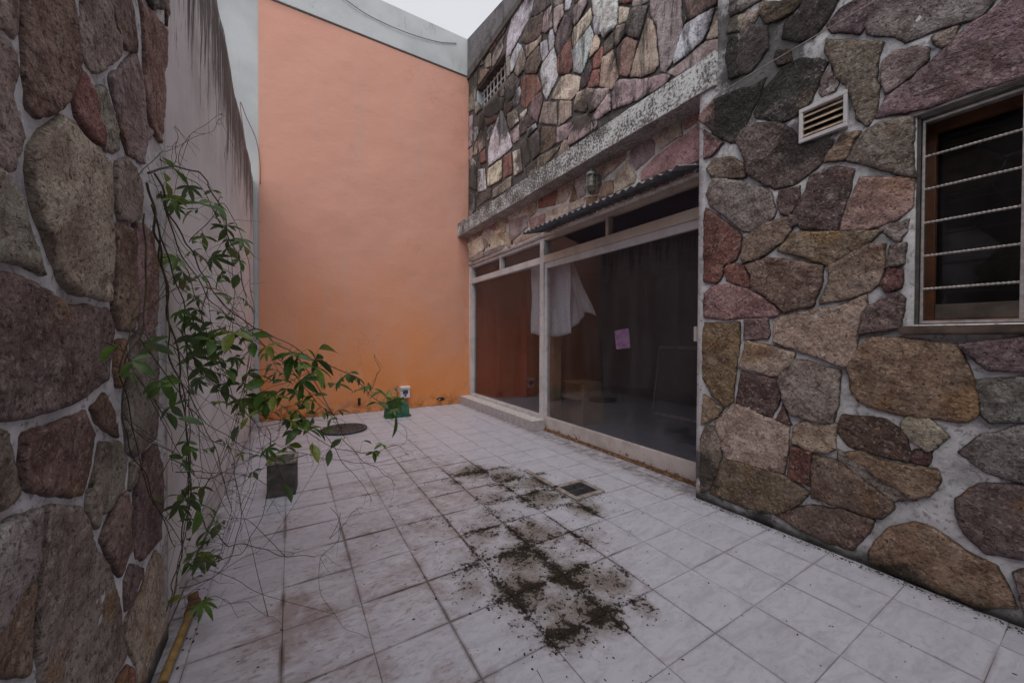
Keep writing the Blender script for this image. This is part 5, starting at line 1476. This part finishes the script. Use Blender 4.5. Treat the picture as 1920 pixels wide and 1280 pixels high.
bmesh.ops.bevel(bm, geom=list(bm.edges), offset=.005, segments=2, affect='EDGES')
bmesh.ops.subdivide_edges(bm, edges=list(bm.edges), cuts=2)
for v_ in bm.verts:
    v_.co += Vector((noise.noise(v_.co * 12) * .006, 0, noise.noise(v_.co * 9) * .005))
obj('window_sill', bm, M['sill'], house)

# ---- vent
vt = obj('vent', (lambda bm: (
    bx(bm, (2.800, .868, 2.548), (2.85, 1.108, 2.572), .003),
    bx(bm, (2.800, .868, 2.738), (2.85, 1.108, 2.762), .003),
    bx(bm, (2.800, .868, 2.573), (2.85, .886, 2.737), .003),
    bx(bm, (2.800, 1.088, 2.573), (2.85, 1.108, 2.737), .003), bm)[-1])(bmesh.new()), M['frame'], house)
obj('backing', box((2.95, VENT[0], VENT[2]), (2.96, VENT[1], VENT[3])), M['dark'], vt)
for k in range(4):
    bm = bmesh.new()
    z = 2.590 + k * .040
    a = [bm.verts.new(p) for p in ((2.808, .887, z - .008), (2.845, .887, z + .022), (2.845, 1.087, z + .022), (2.808, 1.087, z - .008))]
    b = [bm.verts.new(v_.co + Vector((0, 0, .006))) for v_ in a]
    bm.faces.new(a); bm.faces.new(b[::-1])
    for i in range(4):
        bm.faces.new((a[i], b[i], b[(i + 1) % 4], a[(i + 1) % 4]))
    bmesh.ops.recalc_face_normals(bm, faces=bm.faces)
    obj('slat', bm, M['slat'], vt)

rear = obj('rear_light_blocker', box((-0.72, -3.45, -0.02), (3.3, -3.21, 4.6)), M['greywall'])  # added unseen wall, blocks light so the near corners darken
tag(rear, 'plain grey wall added unseen behind the viewpoint to darken the near yard', 'wall')

# ============================================================= BACK BUILDING
back = thing('neighbour_building', 'tall windowless wall across the courtyard end, faded orange below a grey parapet', 'building', (1.3, 6.8, 0))
bm = bmesh.new()
bx(bm, (-9.0, 6.78, -0.02), (3.065, 7.3, 7.12))
obj('grey_wall', bm, M['greywall'], back)
bm = bmesh.new()
NX, NZ = 60, 110
g = {}
for i in range(NX + 1):
    for j in range(NZ + 1):
        x = -0.40 + 3.46 * i / NX
        z = 6.385 * j / NZ
        d = 0.0 if i in (0, NX) or j in (0, NZ) else noise.fractal(Vector((x * 1.3, z * 1.3, 2)), 1.0, 2.0, 4) * .010
        g[i, j] = bm.verts.new((x, 6.752 - d, z))
for i in range(NX):
    for j in range(NZ):
        f = bm.faces.new((g[i, j], g[i + 1, j], g[i + 1, j + 1], g[i, j + 1])); f.smooth = True
# side returns
for (i0, i1, j0, j1) in ((0, 0, 0, NZ),):
    a, b = g[0, 0], g[0, NZ]
    c, d = bm.verts.new((-0.40, 6.779, 6.385)), bm.verts.new((-0.40, 6.779, 0))
    bm.faces.new((a, b, c, d))
obj('orange_plaster', bm, M['orange'], back)
obj('parapet_band', box((-9.0, 6.728, 6.405), (3.02, 6.779, 7.118), .006), M['greywall'], back)

# ============================================================= BOUNDARY WALL (left) AND STONE PIER
bw_ = thing('boundary_wall', 'lilac white plaster wall on the left with black streaks from its top', 'wall', (-0.57, 4.4, 0))
def btop(y):
    return 3.66 + max(0, (6.75 - y)) * 0.045
bm = bmesh.new()
NY, NZ = 90, 60
g = {}
for i in range(NY + 1):
    y = 2.05 + (6.75 - 2.05) * i / NY
    tz = btop(y) + noise.noise(Vector((y * 5, 0, 0))) * .02
    for j in range(NZ + 1):
        z = tz * j / NZ
        d = noise.fractal(Vector((y * 1.7, z * 1.7, 5)), 1.0, 2.0, 4) * .012
        g[i, j] = bm.verts.new((-0.472 + d, y, z))
for i in range(NY):
    for j in range(NZ):
        f = bm.faces.new((g[i, j], g[i + 1, j], g[i + 1, j + 1], g[i, j + 1])); f.smooth = True
back_v = {i: (bm.verts.new((-0.66, g[i, NZ].co.y, g[i, NZ].co.z - .01)), bm.verts.new((-0.66, g[i, NZ].co.y, 0))) for i in range(NY + 1)}
for i in range(NY):
    bm.faces.new((g[i, NZ], g[i + 1, NZ], back_v[i + 1][0], back_v[i][0]))
    bm.faces.new((back_v[i][0], back_v[i + 1][0], back_v[i + 1][1], back_v[i][1]))
bmesh.ops.recalc_face_normals(bm, faces=bm.faces)
obj('plaster_wall', bm, M['boundary'], bw_)

pier = thing('stone_pier', 'stone clad pier nearest on the left, tan and purple stones in white mortar', 'wall', (-0.55, 0.8, 0))
relief_wall('mortar_core', -0.452, 1, (-3.2, 2.11), (0.0, 3.9), [], M['mortar_pier'], pier, 0.008, 0.03, thick=0.25)
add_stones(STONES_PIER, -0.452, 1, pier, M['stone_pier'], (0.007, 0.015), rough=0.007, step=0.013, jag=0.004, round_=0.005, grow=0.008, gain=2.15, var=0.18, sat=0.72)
fp = filler([p for c, p in STONES_PIER], ((-1.2, 0.05), (2.13, 3.7)), lambda y, z: y < .98 or z > 2.5, 0.34, 0.03, 17, 0.12)
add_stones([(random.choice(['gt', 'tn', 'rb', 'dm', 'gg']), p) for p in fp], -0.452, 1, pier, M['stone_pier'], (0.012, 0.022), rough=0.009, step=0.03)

# ============================================================= THINGS ON THE WALLS
# wall lantern
lamp = thing('wall_lamp', 'old caged lamp with dirty glass hung above the corrugated canopy', 'lamp', (2.92, 3.14, 3.05))
LX, LY, LZ = 2.905, 3.13, 3.04
bm = bmesh.new()
lathe(bm, [(0.012, -.125), (.036, -.115), (.052, -.08), (.055, -.04), (.047, .0), (.047, .06), (.04, .075)], 18, (LX, LY, LZ))
obj('glass_jar', bm, M['lampglass'], lamp)
bm = bmesh.new()
lathe(bm, [(.05, .07), (.062, .072), (.058, .10), (.034, .125), (.018, .13), (.014, .16)], 18, (LX, LY, LZ))
obj('cap', bm, M['lampmetal'], lamp)
bm = bmesh.new()
for k in range(6):
    a = k * math.pi / 3
    pts = [(LX + r_ * math.cos(a), LY + r_ * math.sin(a), LZ + h) for r_, h in ((.06, .08), (.066, .02), (.066, -.06), (.045, -.12), (.0, -.14))]
    tube(bm, spline(pts, 4), .003, 5)
for h, r_ in ((0.01, .066), (-.055, .067)):
    tube(bm, [(LX + r_ * math.cos(q * math.pi / 10), LY + r_ * math.sin(q * math.pi / 10), LZ + h) for q in range(21)], .003, 5)
obj('cage', bm, M['lampmetal'], lamp)
bm = bmesh.new()
bx(bm, (2.995, LY - .035, LZ - .01), (3.03, LY + .035, LZ + .11), .004)
tube(bm, [(3.0, LY, LZ + .09), (2.95, LY, LZ + .15), (LX, LY, LZ + .155)], .010, 8)
obj('bracket', bm, M['lampmetal'], lamp)

def cable(name, label, pts, r, mat, n=6):
    bm = bmesh.new()
    c = Vector(pts[0])
    tube(bm, [p - c for p in spline(pts, n)], r, 6)
    o = obj(name, bm, mat, None, c)
    return tag(o, label, 'cable')
cable('cable', 'thin dark cable sagging across the grey parapet above the orange wall', [(0.45, 6.715, 6.98), (0.9, 6.70, 6.80), (1.228, 6.71, 6.74), (1.77, 6.70, 6.72), (2.36, 6.71, 6.80), (2.75, 6.715, 6.93)], .006, M['cable'])
cable('cable', 'dark cable dropping down the grey strip left of the orange wall', [(-0.92, 6.73, 6.6), (-0.875, 6.71, 5.95), (-0.80, 6.72, 5.6), (-0.765, 6.71, 5.1), (-0.755, 6.73, 4.6)], .006, M['cable'])
cable('cable', 'reddish cable bowing over the boundary wall top beside the orange wall', [(-0.50, 6.45, 3.70), (-0.61, 6.6, 4.62), (-0.545, 6.69, 4.50), (-0.43, 6.70, 4.22), (-0.384, 6.72, 3.92), (-0.380, 6.72, 3.57)], .006, M['cable_o'])
cable('cable', 'pale wire running up over the dark stones beside the ledge end', [(2.79, 1.66, 3.14), (2.775, 1.40, 3.15), (2.775, 1.165, 3.155), (2.775, 0.73, 3.165), (2.78, 0.2, 3.18)], .0035, M['wire'])

# ============================================================= THINGS ON THE FLOOR
# manhole cover
mh = thing('manhole_cover', 'round black iron manhole cover lying near the orange wall', 'manhole cover', (0.64, 5.58, 0))
bm = bmesh.new()
lathe(bm, [(.285, 0.002), (.295, .012), (.295, .030), (.285, .036), (.262, .036), (.258, .026), (.01, .026)], 48, (.64, 5.58, 0), smooth=False)
obj('disc', bm, M['iron'], mh)
bm = bmesh.new()
rr = random.Random(2)
for ring, cnt in ((.06, 6), (.12, 12), (.18, 18), (.235, 24)):
    for k in range(cnt):
        a = 2 * math.pi * (k + .5 * (cnt % 4)) / cnt
        x, y = .64 + ring * math.cos(a), 5.58 + ring * math.sin(a)
        bx(bm, (x - .013, y - .013, .0262), (x + .013, y + .013, .034), .003)
obj('studs', bm, M['iron'], mh)
bm = bmesh.new()
tube(bm, spline([(.60, 5.60, .034), (.615, 5.60, .07), (.665, 5.60, .07), (.68, 5.60, .034)], 5), .008, 6)
obj('handle', bm, M['iron'], mh)

# concrete block
bmc = bmesh.new()
bx(bmc, (-0.16, 3.50, 0.0), (0.04, 3.72, 0.262), .004)
cb = obj('concrete_block', bmc, M['concrete'], None)
for v_ in cb.data.vertices:
    v_.co -= Vector((-.06, 3.61, 0))
cb.location = (-.055, 3.625, 0)
cb.rotation_euler.z = R(-5)
cb.data.materials.clear()
cb.data.materials.append(M['concrete_dk'])
tag(cb, 'small dark grey concrete block standing on the tiles behind the vine', 'concrete block')
bm = bmesh.new()
bx(bm, (-.106, -.116, .2625), (-.080, .116, .285), .004)
bx(bm, (.080, -.116, .2625), (.106, .116, .285), .004)
bx(bm, (-.0795, -.116, .2625), (.0795, -.090, .285), .004)
bx(bm, (-.0795, .090, .2625), (.0795, .116, .285), .004)
top_ = obj('rim', bm, M['concrete'], cb)
top_.location = (0, 0, 0)

# drain grate with tilted frame
dg = thing('floor_drain', 'square black drain grate in a pale frame beside the mossy tiles', 'drain', (2.1, 2.4, 0))
x0, x1, y0, y1 = 1.985, 2.225, 2.29, 2.51
bm = bmesh.new()
w_ = .042
bx(bm, (x0 - w_, y0 - w_, .0), (x1 + w_, y0, .014), .003)
bx(bm, (x0 - w_, y1, .0), (x1 + w_, y1 + w_, .014), .003)
bx(bm, (x0 - w_, y0 + .0005, .0), (x0, y1 + .5, .014), .003)
bx(bm, (x1, y0 + .0005, .0), (x1 + w_, y1 - .0005, .014), .003)
obj('drain_frame', bm, plain('drain_frame_cement', (0.30, 0.26, 0.24), 0.85, 0, 0.4, 14, 0.4), dg)
obj('drain_pit', box((x0, y0, .0015), (x1, y1, .004)), M['dark'], dg)
bm = bmesh.new()
for k in range(13):
    xx = x0 + .006 + k * (x1 - x0 - .012) / 12.6
    bx(bm, (xx, y0 + .004, .0045), (xx + .008, y1 - .004, .0115), .001)
for yy in (y0 + .003, (y0 + y1) / 2 - .004, y1 - .013):
    bx(bm, (x0 + .002, yy, .0046), (x1 - .002, yy + .010, .0108), .001)
obj('grate', bm, M['iron'], dg)

# green cover, tap and meter box
gc = thing('green_cover', 'dark green battered cover with rounded top at the foot of the orange wall', 'pipe cover', (1.50, 6.15, 0))
bm = bmesh.new()
prof = [(-.20, 0), (.19, 0), (.185, .06), (.165, .20), (.12, .255), (.05, .262), (.0, .25), (-.06, .262), (-.13, .25), (-.165, .19), (-.19, .07)]
fa = []
for yy, s in ((6.03, 0.93), (6.045, 1.0), (6.20, 1.0), (6.22, .9)):
    fa.append([bm.verts.new((1.49 + px * s + noise.noise(Vector((px * 9, pz * 9, yy))) * .008, yy + (pz * .12), pz * (s if pz > .1 else 1))) for px, pz in prof])
for a, b in zip(fa, fa[1:]):
    for k in range(len(prof)):
        f = bm.faces.new((a[k], a[(k + 1) % len(prof)], b[(k + 1) % len(prof)], b[k])); f.smooth = True
bm.faces.new(fa[0][::-1]); bm.faces.new(fa[-1])
bmesh.ops.recalc_face_normals(bm, faces=bm.faces)
obj('shell', bm, M['green'], gc)
obj('foot_rim', box((1.285, 6.012, .0), (1.69, 6.028, .035), .004), M['green'], gc)

tp = thing('water_tap', 'small weathered metal tap and riser pipe above the green cover', 'tap', (1.58, 6.5, 0))
bm = bmesh.new()
tube(bm, [(1.60, 6.55, 0.0), (1.60, 6.55, .33), (1.58, 6.54, .37), (1.555, 6.52, .39)], .014, 8)
obj('riser', bm, M['brass'], tp)
bm = bmesh.new()
tube(bm, [(1.60, 6.55, .345), (1.76, 6.62, .345)], .010, 8)
obj('branch', bm, M['brass'], tp)
bm = bmesh.new()
lathe(bm, [(.006, 0), (.022, .004), (.022, .03), (.012, .04)], 12, (1.57, 6.52, .385))
tube(bm, [(1.53, 6.50, .43), (1.61, 6.54, .43)], .008, 6)
tube(bm, [(1.555, 6.52, .385), (1.53, 6.46, .36), (1.53, 6.45, .33)], .011, 8)
obj('valve', bm, M['brass'], tp)

mb = thing('meter_box', 'small white outdoor socket box fixed on the orange wall above the green cover', 'socket box', (1.765, 6.7, .3))
obj('case', box((1.69, 6.655, .205), (1.845, 6.75, .40), .008), M['white'], mb)
obj('lid', box((1.682, 6.635, .372), (1.853, 6.75, .408), .006), M['white'], mb)
obj('dark_window', box((1.722, 6.650, .275), (1.815, 6.6545, .345), .002), M['navy'], mb)
bm = bmesh.new()
lathe(bm, [(.02, 0), (.02, .008), (.012, .012)], 14, (0, 0, 0), 'Y')
for v_ in bm.verts:
    v_.co = Vector((1.768 + v_.co.x, 6.655 - v_.co.y, .252 + v_.co.z))
bmesh.ops.recalc_face_normals(bm, faces=bm.faces)
obj('knob', bm, M['navy'], mb)

po = thing('pipe_outlet', 'small pale pipe stub in a broken hole low on the orange wall near the plinth', 'pipe', (2.44, 6.73, .11))
bm = bmesh.new()
lathe(bm, [(.05, 0), (.052, .006), (.03, .010)], 14, (0, 0, 0), 'Y', smooth=False)
for v_ in bm.verts:
    v_.co = Vector((2.46 + v_.co.x * 1.5, 6.748 - v_.co.y, .115 + v_.co.z * .7))
bmesh.ops.recalc_face_normals(bm, faces=bm.faces)
obj('hole_rim', bm, M['dark'], po)
bm = bmesh.new()
tube(bm, [(2.455, 6.74, .115), (2.40, 6.68, .112)], .017, 10)
obj('stub', bm, M['brass'], po)

ho = thing('wall_hook', 'small rusty bracket low on the orange wall left of the green cover', 'bracket', (1.0, 6.72, .2))
bm = bmesh.new()
bx(bm, (0.985, 6.738, .13), (1.03, 6.749, .25), .003)
tube(bm, [(1.005, 6.74, .22), (1.0, 6.70, .21), (.985, 6.69, .17), (1.0, 6.70, .14)], .008, 6)
obj('plate', bm, M['debris'], ho)

# yellow pipe along the foot of the pier
yp = thing('yellow_pipe', 'dull yellow pipe at the foot of the stone pier, brown socket on its end', 'pipe', (-.42, 1.9, .03))
bm = bmesh.new()
tube(bm, spline([(-.395, 2.215, .035), (-.400, 2.0, .033), (-.405, 1.80, .032), (-.41, 1.2, .030), (-.415, 0.4, .030)], 6), .015, 12)
obj('tube', bm, M['pipe'], yp)
bm = bmesh.new()
tube(bm, [(-.394, 2.19, .036), (-.393, 2.27, .038)], .024, 14)
tube(bm, [(-.393, 2.26, .04), (-.400, 2.27, .08)], .020, 12)
obj('socket', bm, M['pipe_old'], yp)
bm = bmesh.new()
tube(bm, [(-.403, 1.79, .032), (-.404, 1.765, .032)], .018, 12)
obj('collar', bm, M['pipe_old'], yp)

# ============================================================= THINGS INSIDE THE ROOM
def cloth(fn, nu, nv):
    bm = bmesh.new()
    g = [[bm.verts.new(fn(i / nu, j / nv)) for j in range(nv + 1)] for i in range(nu + 1)]
    for i in range(nu):
        for j in range(nv):
            f = bm.faces.new((g[i][j], g[i + 1][j], g[i + 1][j + 1], g[i][j + 1])); f.smooth = True
    bmesh.ops.solidify(bm, geom=bm.faces[:], thickness=.002)
    return bm
tag(obj('hanging_cloth', cloth(lambda u, v: (3.22 + .018 * math.sin(u * 11) * (1 - v * .4) + .006 * math.sin(u * 31 + v * 3), 4.80 - (u * (.93 + .05 * (1 - v))) + .01 * math.sin(v * 9 + u * 5), 2.42 - (1 - v) * (1.06 + .05 * math.sin(u * 3.1))), 60, 20), M['cloth_blue']),
    'pale blue cloth hanging inside at the left side of the sliding door glass', 'cloth')
tag(obj('plastic_sheet', cloth(lambda u, v: (3.27 + .03 * math.sin(u * 13 + v * 3) * (1.2 - v) + .012 * math.sin(u * 40 - v * 8), 4.14 - u * (.22 + .48 * (1 - v) ** 1.1), 2.42 - (1 - v) * (.98 - .10 * u + .10 * math.sin(u * 6))), 60, 20), M['plastic']),
    'crumpled translucent plastic sheet hanging beside the pale blue cloth behind the glass', 'plastic sheet')
cu = obj('wooden_post', box((3.36, 4.40, 0.03), (3.50, 4.62, 1.9), .004), M['card'])
tag(cu, 'brown board standing upright behind the door glass under the pale blue cloth', 'board')
for i, (x, y, z, sx, sy, sz, lb) in enumerate(((3.62, 4.05, .03, .42, .5, .38, 'lower open cardboard box on the floor behind the door glass'), (3.68, 4.10, .412, .36, .42, .22, 'smaller cardboard box stacked on the lower one behind the door glass'))):
    b = thing('cardboard_box', lb, 'box', (x, y, z), 'cardboard boxes inside the room')
    obj('body', box((x, y, z), (x + sx, y + sy, z + sz), .004), M['card'], b)
    bm = bmesh.new()
    bx(bm, (x - .10, y, z + sz - .003), (x - .001, y + sy, z + sz + .001))
    obj('flap', bm, M['card'], b)
ld = thing('leaning_frame', 'white empty screen frame leaning against the far wall of the dark room', 'frame', (5.2, 3.7, .03))
bm = bmesh.new()
bx(bm, (-.02, -.40, 0), (.02, -.37, 1.15)); bx(bm, (-.02, .37, 0), (.02, .40, 1.15)); bx(bm, (-.02, -.369, 1.1), (.02, .369, 1.15)); bx(bm, (-.02, -.369, 0), (.02, .369, .05))
me = bpy.data.meshes.new('border'); bm.to_mesh(me); bm.free(); me.materials.append(M['concrete'])
o = bpy.data.objects.new('border', me); link(o, ld); o.rotation_euler = (0, R(9), 0)
pr_ = thing('mauve_reflection', 'mauve reflected light drawn as a small square print taped inside the sliding door glass', 'print', (3.15, 2.84, 1.3))  # added sheet, coloured to stand for a lit reflection in the glass
_o = obj('sheet', box((-.001, -.10, -.11), (.001, .10, .10)), M['print'], pr_, (3.112, 2.85, 1.29))
_o.rotation_euler.x = R(-7)

# ============================================================= VINE
vine = thing('climbing_vine', 'straggly green vine climbing and spilling from the edge of the stone pier', 'vine', (-.38, 2.15, 0))
bm = bmesh.new()
rr = random.Random(31)
stem_pts = []
for rad, pts in VINE_STEMS:
    sp = spline(pts, 7)
    ph = rr.uniform(0, 10)
    q = []
    for i, p in enumerate(sp):
        w = .012
        d = Vector((noise.noise(Vector((ph, i * .22, 0))), noise.noise(Vector((ph, i * .22, 5))), noise.noise(Vector((ph, i * .22, 9))))) * w * 1.6
        p = p + d
        p.x = max(p.x, -.418 if p.y < 2.13 else -.45)
        p.z = max(p.z, .006)
        q.append(p)
    stem_pts += q
    tube(bm, q, rad * .00066, 5, rad * .00034)
    # tendrils and short side twigs
    for _ in range(int(len(q) / 5)):
        p = rr.choice(q)
        d = Vector((rr.uniform(-.6, 1), rr.uniform(-1, 1), rr.uniform(-1, .7))).normalized()
        L = rr.uniform(.03, .13)
        tp_ = []
        for k in range(7):
            t_ = k / 6
            s_ = p + d * L * t_ + Vector((0, math.sin(t_ * rr.uniform(4, 9)) * .012, -L * .4 * t_ * t_ + math.cos(t_ * 6) * .006))
            s_.x = max(s_.x, -.418 if s_.y < 2.13 else -.45); s_.z = max(s_.z, .004)
            tp_.append(s_)
        tube(bm, tp_, .0009, 4, .0005)
obj('stem', bm, M['stem'], vine)
# a mass of fine dry runners in the middle of the plant
bm = bmesh.new()
for _ in range(85):
    a = rr.choice(stem_pts)
    b = rr.choice(stem_pts)
    if (a - b).length > 1.0 or a.x > .25 or b.x > .25:
        continue
    mid = (a + b) / 2 + Vector((rr.uniform(-.05, .08), rr.uniform(-.1, .1), rr.uniform(-.12, .03)))
    pts = spline([a, a.lerp(mid, .6) + Vector((0, 0, rr.uniform(-.03, .03))), mid, b], 6)
    for p in pts:
        p.x = max(p.x, -.418 if p.y < 2.13 else -.45); p.z = max(p.z, .006)
    tube(bm, pts, rr.uniform(.0010, .0020), 4, .0008)
ru = obj('runners', bm, M['stem'], vine)
ru['kind'] = 'stuff'

def leaf_mesh(lobes, w):
    bm = bmesh.new()
    for k in range(lobes):
        ang = (k - (lobes - 1) / 2) * R(150 / max(1, lobes - 1)) if lobes > 1 else 0
        L = 1.0 - .28 * abs(k - (lobes - 1) / 2) / max(1, (lobes - 1) / 2)
        prof = ((0, .015), (.18, .55), (.42, 1.0), (.65, .92), (.85, .5), (1.0, .02))
        left, mid, right = [], [], []
        for t, q in prof:
            wd = w * q * L
            z = -.28 * (t ** 2) * L
            x0_, y0_ = t * L, 0
            for lst, s in ((left, -1), (mid, 0), (right, 1)):
                px, py = x0_, s * wd
                pz = z + (abs(s) * wd * .35)
                lst.append(bm.verts.new((px * math.cos(ang) - py * math.sin(ang), px * math.sin(ang) + py * math.cos(ang), pz + k * .002)))
        for i in range(len(prof) - 1):
            for a, b in ((left, mid), (mid, right)):
                f = bm.faces.new((a[i], a[i + 1], b[i + 1], b[i])); f.smooth = True
    me = bpy.data.meshes.new('leaf')
    bm.to_mesh(me); bm.free()
    me.materials.append(M['leaf'])
    return me
LM = [leaf_mesh(3, .17), leaf_mesh(3, .15), leaf_mesh(3, .20), leaf_mesh(5, .125), leaf_mesh(2, .19), leaf_mesh(1, .24), leaf_mesh(1, .2)]
SP = np.array([[p.x, p.y, p.z] for p in stem_pts])
cx_, cz_ = -.857, .515
pet = bmesh.new()
count = 0
for (p, ru_, rv_, n_, s_) in LEAF_CLUMPS:
    for _ in range(max(1, int(round(n_ * .86)))):
        if count >= 298:
            break
        u, v = rr.gauss(0, .55), rr.gauss(0, .55)
        q = Vector(p) + Vector((.857 * u * ru_, -.515 * u * ru_, -v * rv_)) + Vector((rr.uniform(-.02, .05), rr.uniform(-.12, .12), 0))
        q.x = max(q.x, -.40); q.z = max(q.z, .02)
        # pull towards the nearest stem
        d2 = ((SP - np.array(q)) ** 2).sum(1)
        st_ = stem_pts[int(d2.argmin())]
        if (st_ - q).length > .07:
            q = st_ + (q - st_).normalized() * .07
        dr = (q - st_)
        yaw = rr.uniform(0, 6.28) if dr.length < .01 else math.atan2(dr.y, dr.x) + rr.gauss(0, .7)
        o = bpy.data.objects.new('leaf', rr.choice(LM))
        link(o, vine)
        o.location = q - vine.location
        o.rotation_euler = (rr.gauss(0, .55), rr.uniform(-.1, 1.1), yaw)
        sc_ = s_ * rr.choice((.5, .65, .8, .95, 1.1)) * rr.uniform(.85, 1.15)
        o.scale = (sc_, sc_, sc_)
        tube(pet, [st_, (st_ + q) / 2 + Vector((0, 0, .006)), q], .0009, 4, .0007, cap=False)
        count += 1
obj('petiole', pet, M['stem'], vine)['kind'] = 'stuff'

# ============================================================= LITTER ON THE FLOOR
bm = bmesh.new()
rr = random.Random(77)
def crumb(x, y, s, flat=.45):
    a0_ = rr.uniform(0, 6.28)
    n_ = rr.choice((4, 5, 6))
    el = rr.uniform(1, 2.2)
    base, top2 = [], []
    for k in range(n_):
        a = a0_ + 2 * math.pi * k / n_
        px, py = s * el * math.cos(a) * rr.uniform(.7, 1.1), s * math.sin(a) * rr.uniform(.7, 1.1)
        rx, ry = px * math.cos(a0_) - py * math.sin(a0_), px * math.sin(a0_) + py * math.cos(a0_)
        base.append(bm.verts.new((x + rx, y + ry, .0008)))
        top2.append(bm.verts.new((x + rx * .6, y + ry * .6, .0012 + s * flat * rr.uniform(.6, 1.3))))
    for k in range(n_):
        bm.faces.new((base[k], base[(k + 1) % n_], top2[(k + 1) % n_], top2[k]))
    bm.faces.new(top2)
for c, r, k in MOSS:
    for _ in range(int(48 * k * r / .3)):
        x, y = rr.gauss(c[0], r * .42), rr.gauss(c[1], r * .42)
        if rr.random() < .5:       # gather along the nearest joint
            fx_, fy_ = (x - TX0) / TS, (y - TY0) / TS
            if abs(fx_ - round(fx_)) < abs(fy_ - round(fy_)):
                x = TX0 + round(fx_) * TS + rr.gauss(0, .010)
            else:
                y = TY0 + round(fy_) * TS + rr.gauss(0, .010)
        crumb(x, y, rr.uniform(.0015, .006))
for _ in range(420):
    crumb(rr.uniform(-.4, 2.75), rr.uniform(.2, 6.6), rr.uniform(.0012, .0045))
for _ in range(420):
    crumb(2.81 - abs(rr.gauss(0, .022)), rr.uniform(-.2, 1.8), rr.uniform(.001, .005))
for _ in range(140):
    crumb(rr.uniform(-.42, -.35), rr.uniform(1.2, 6.6), rr.uniform(.002, .007))
for _ in range(160):
    crumb(rr.uniform(-.4, 3.0), rr.uniform(6.68, 6.74), rr.uniform(.002, .007))
for _ in range(46):
    x, y = rr.uniform(-.3, 1.9), rr.uniform(1.1, 4.2)
    a, L = rr.uniform(0, 6.28), rr.uniform(.02, .09)
    bend = rr.uniform(-.02, .02)
    tube(bm, [(x + math.cos(a) * L * t_ - math.sin(a) * bend * math.sin(3.14 * t_), y + math.sin(a) * L * t_ + math.cos(a) * bend * math.sin(3.14 * t_), .0025) for t_ in (0, .25, .5, .75, 1)], .0011, 4, .0006)
deb = obj('debris', bm, M['debris'])
deb['kind'] = 'stuff'
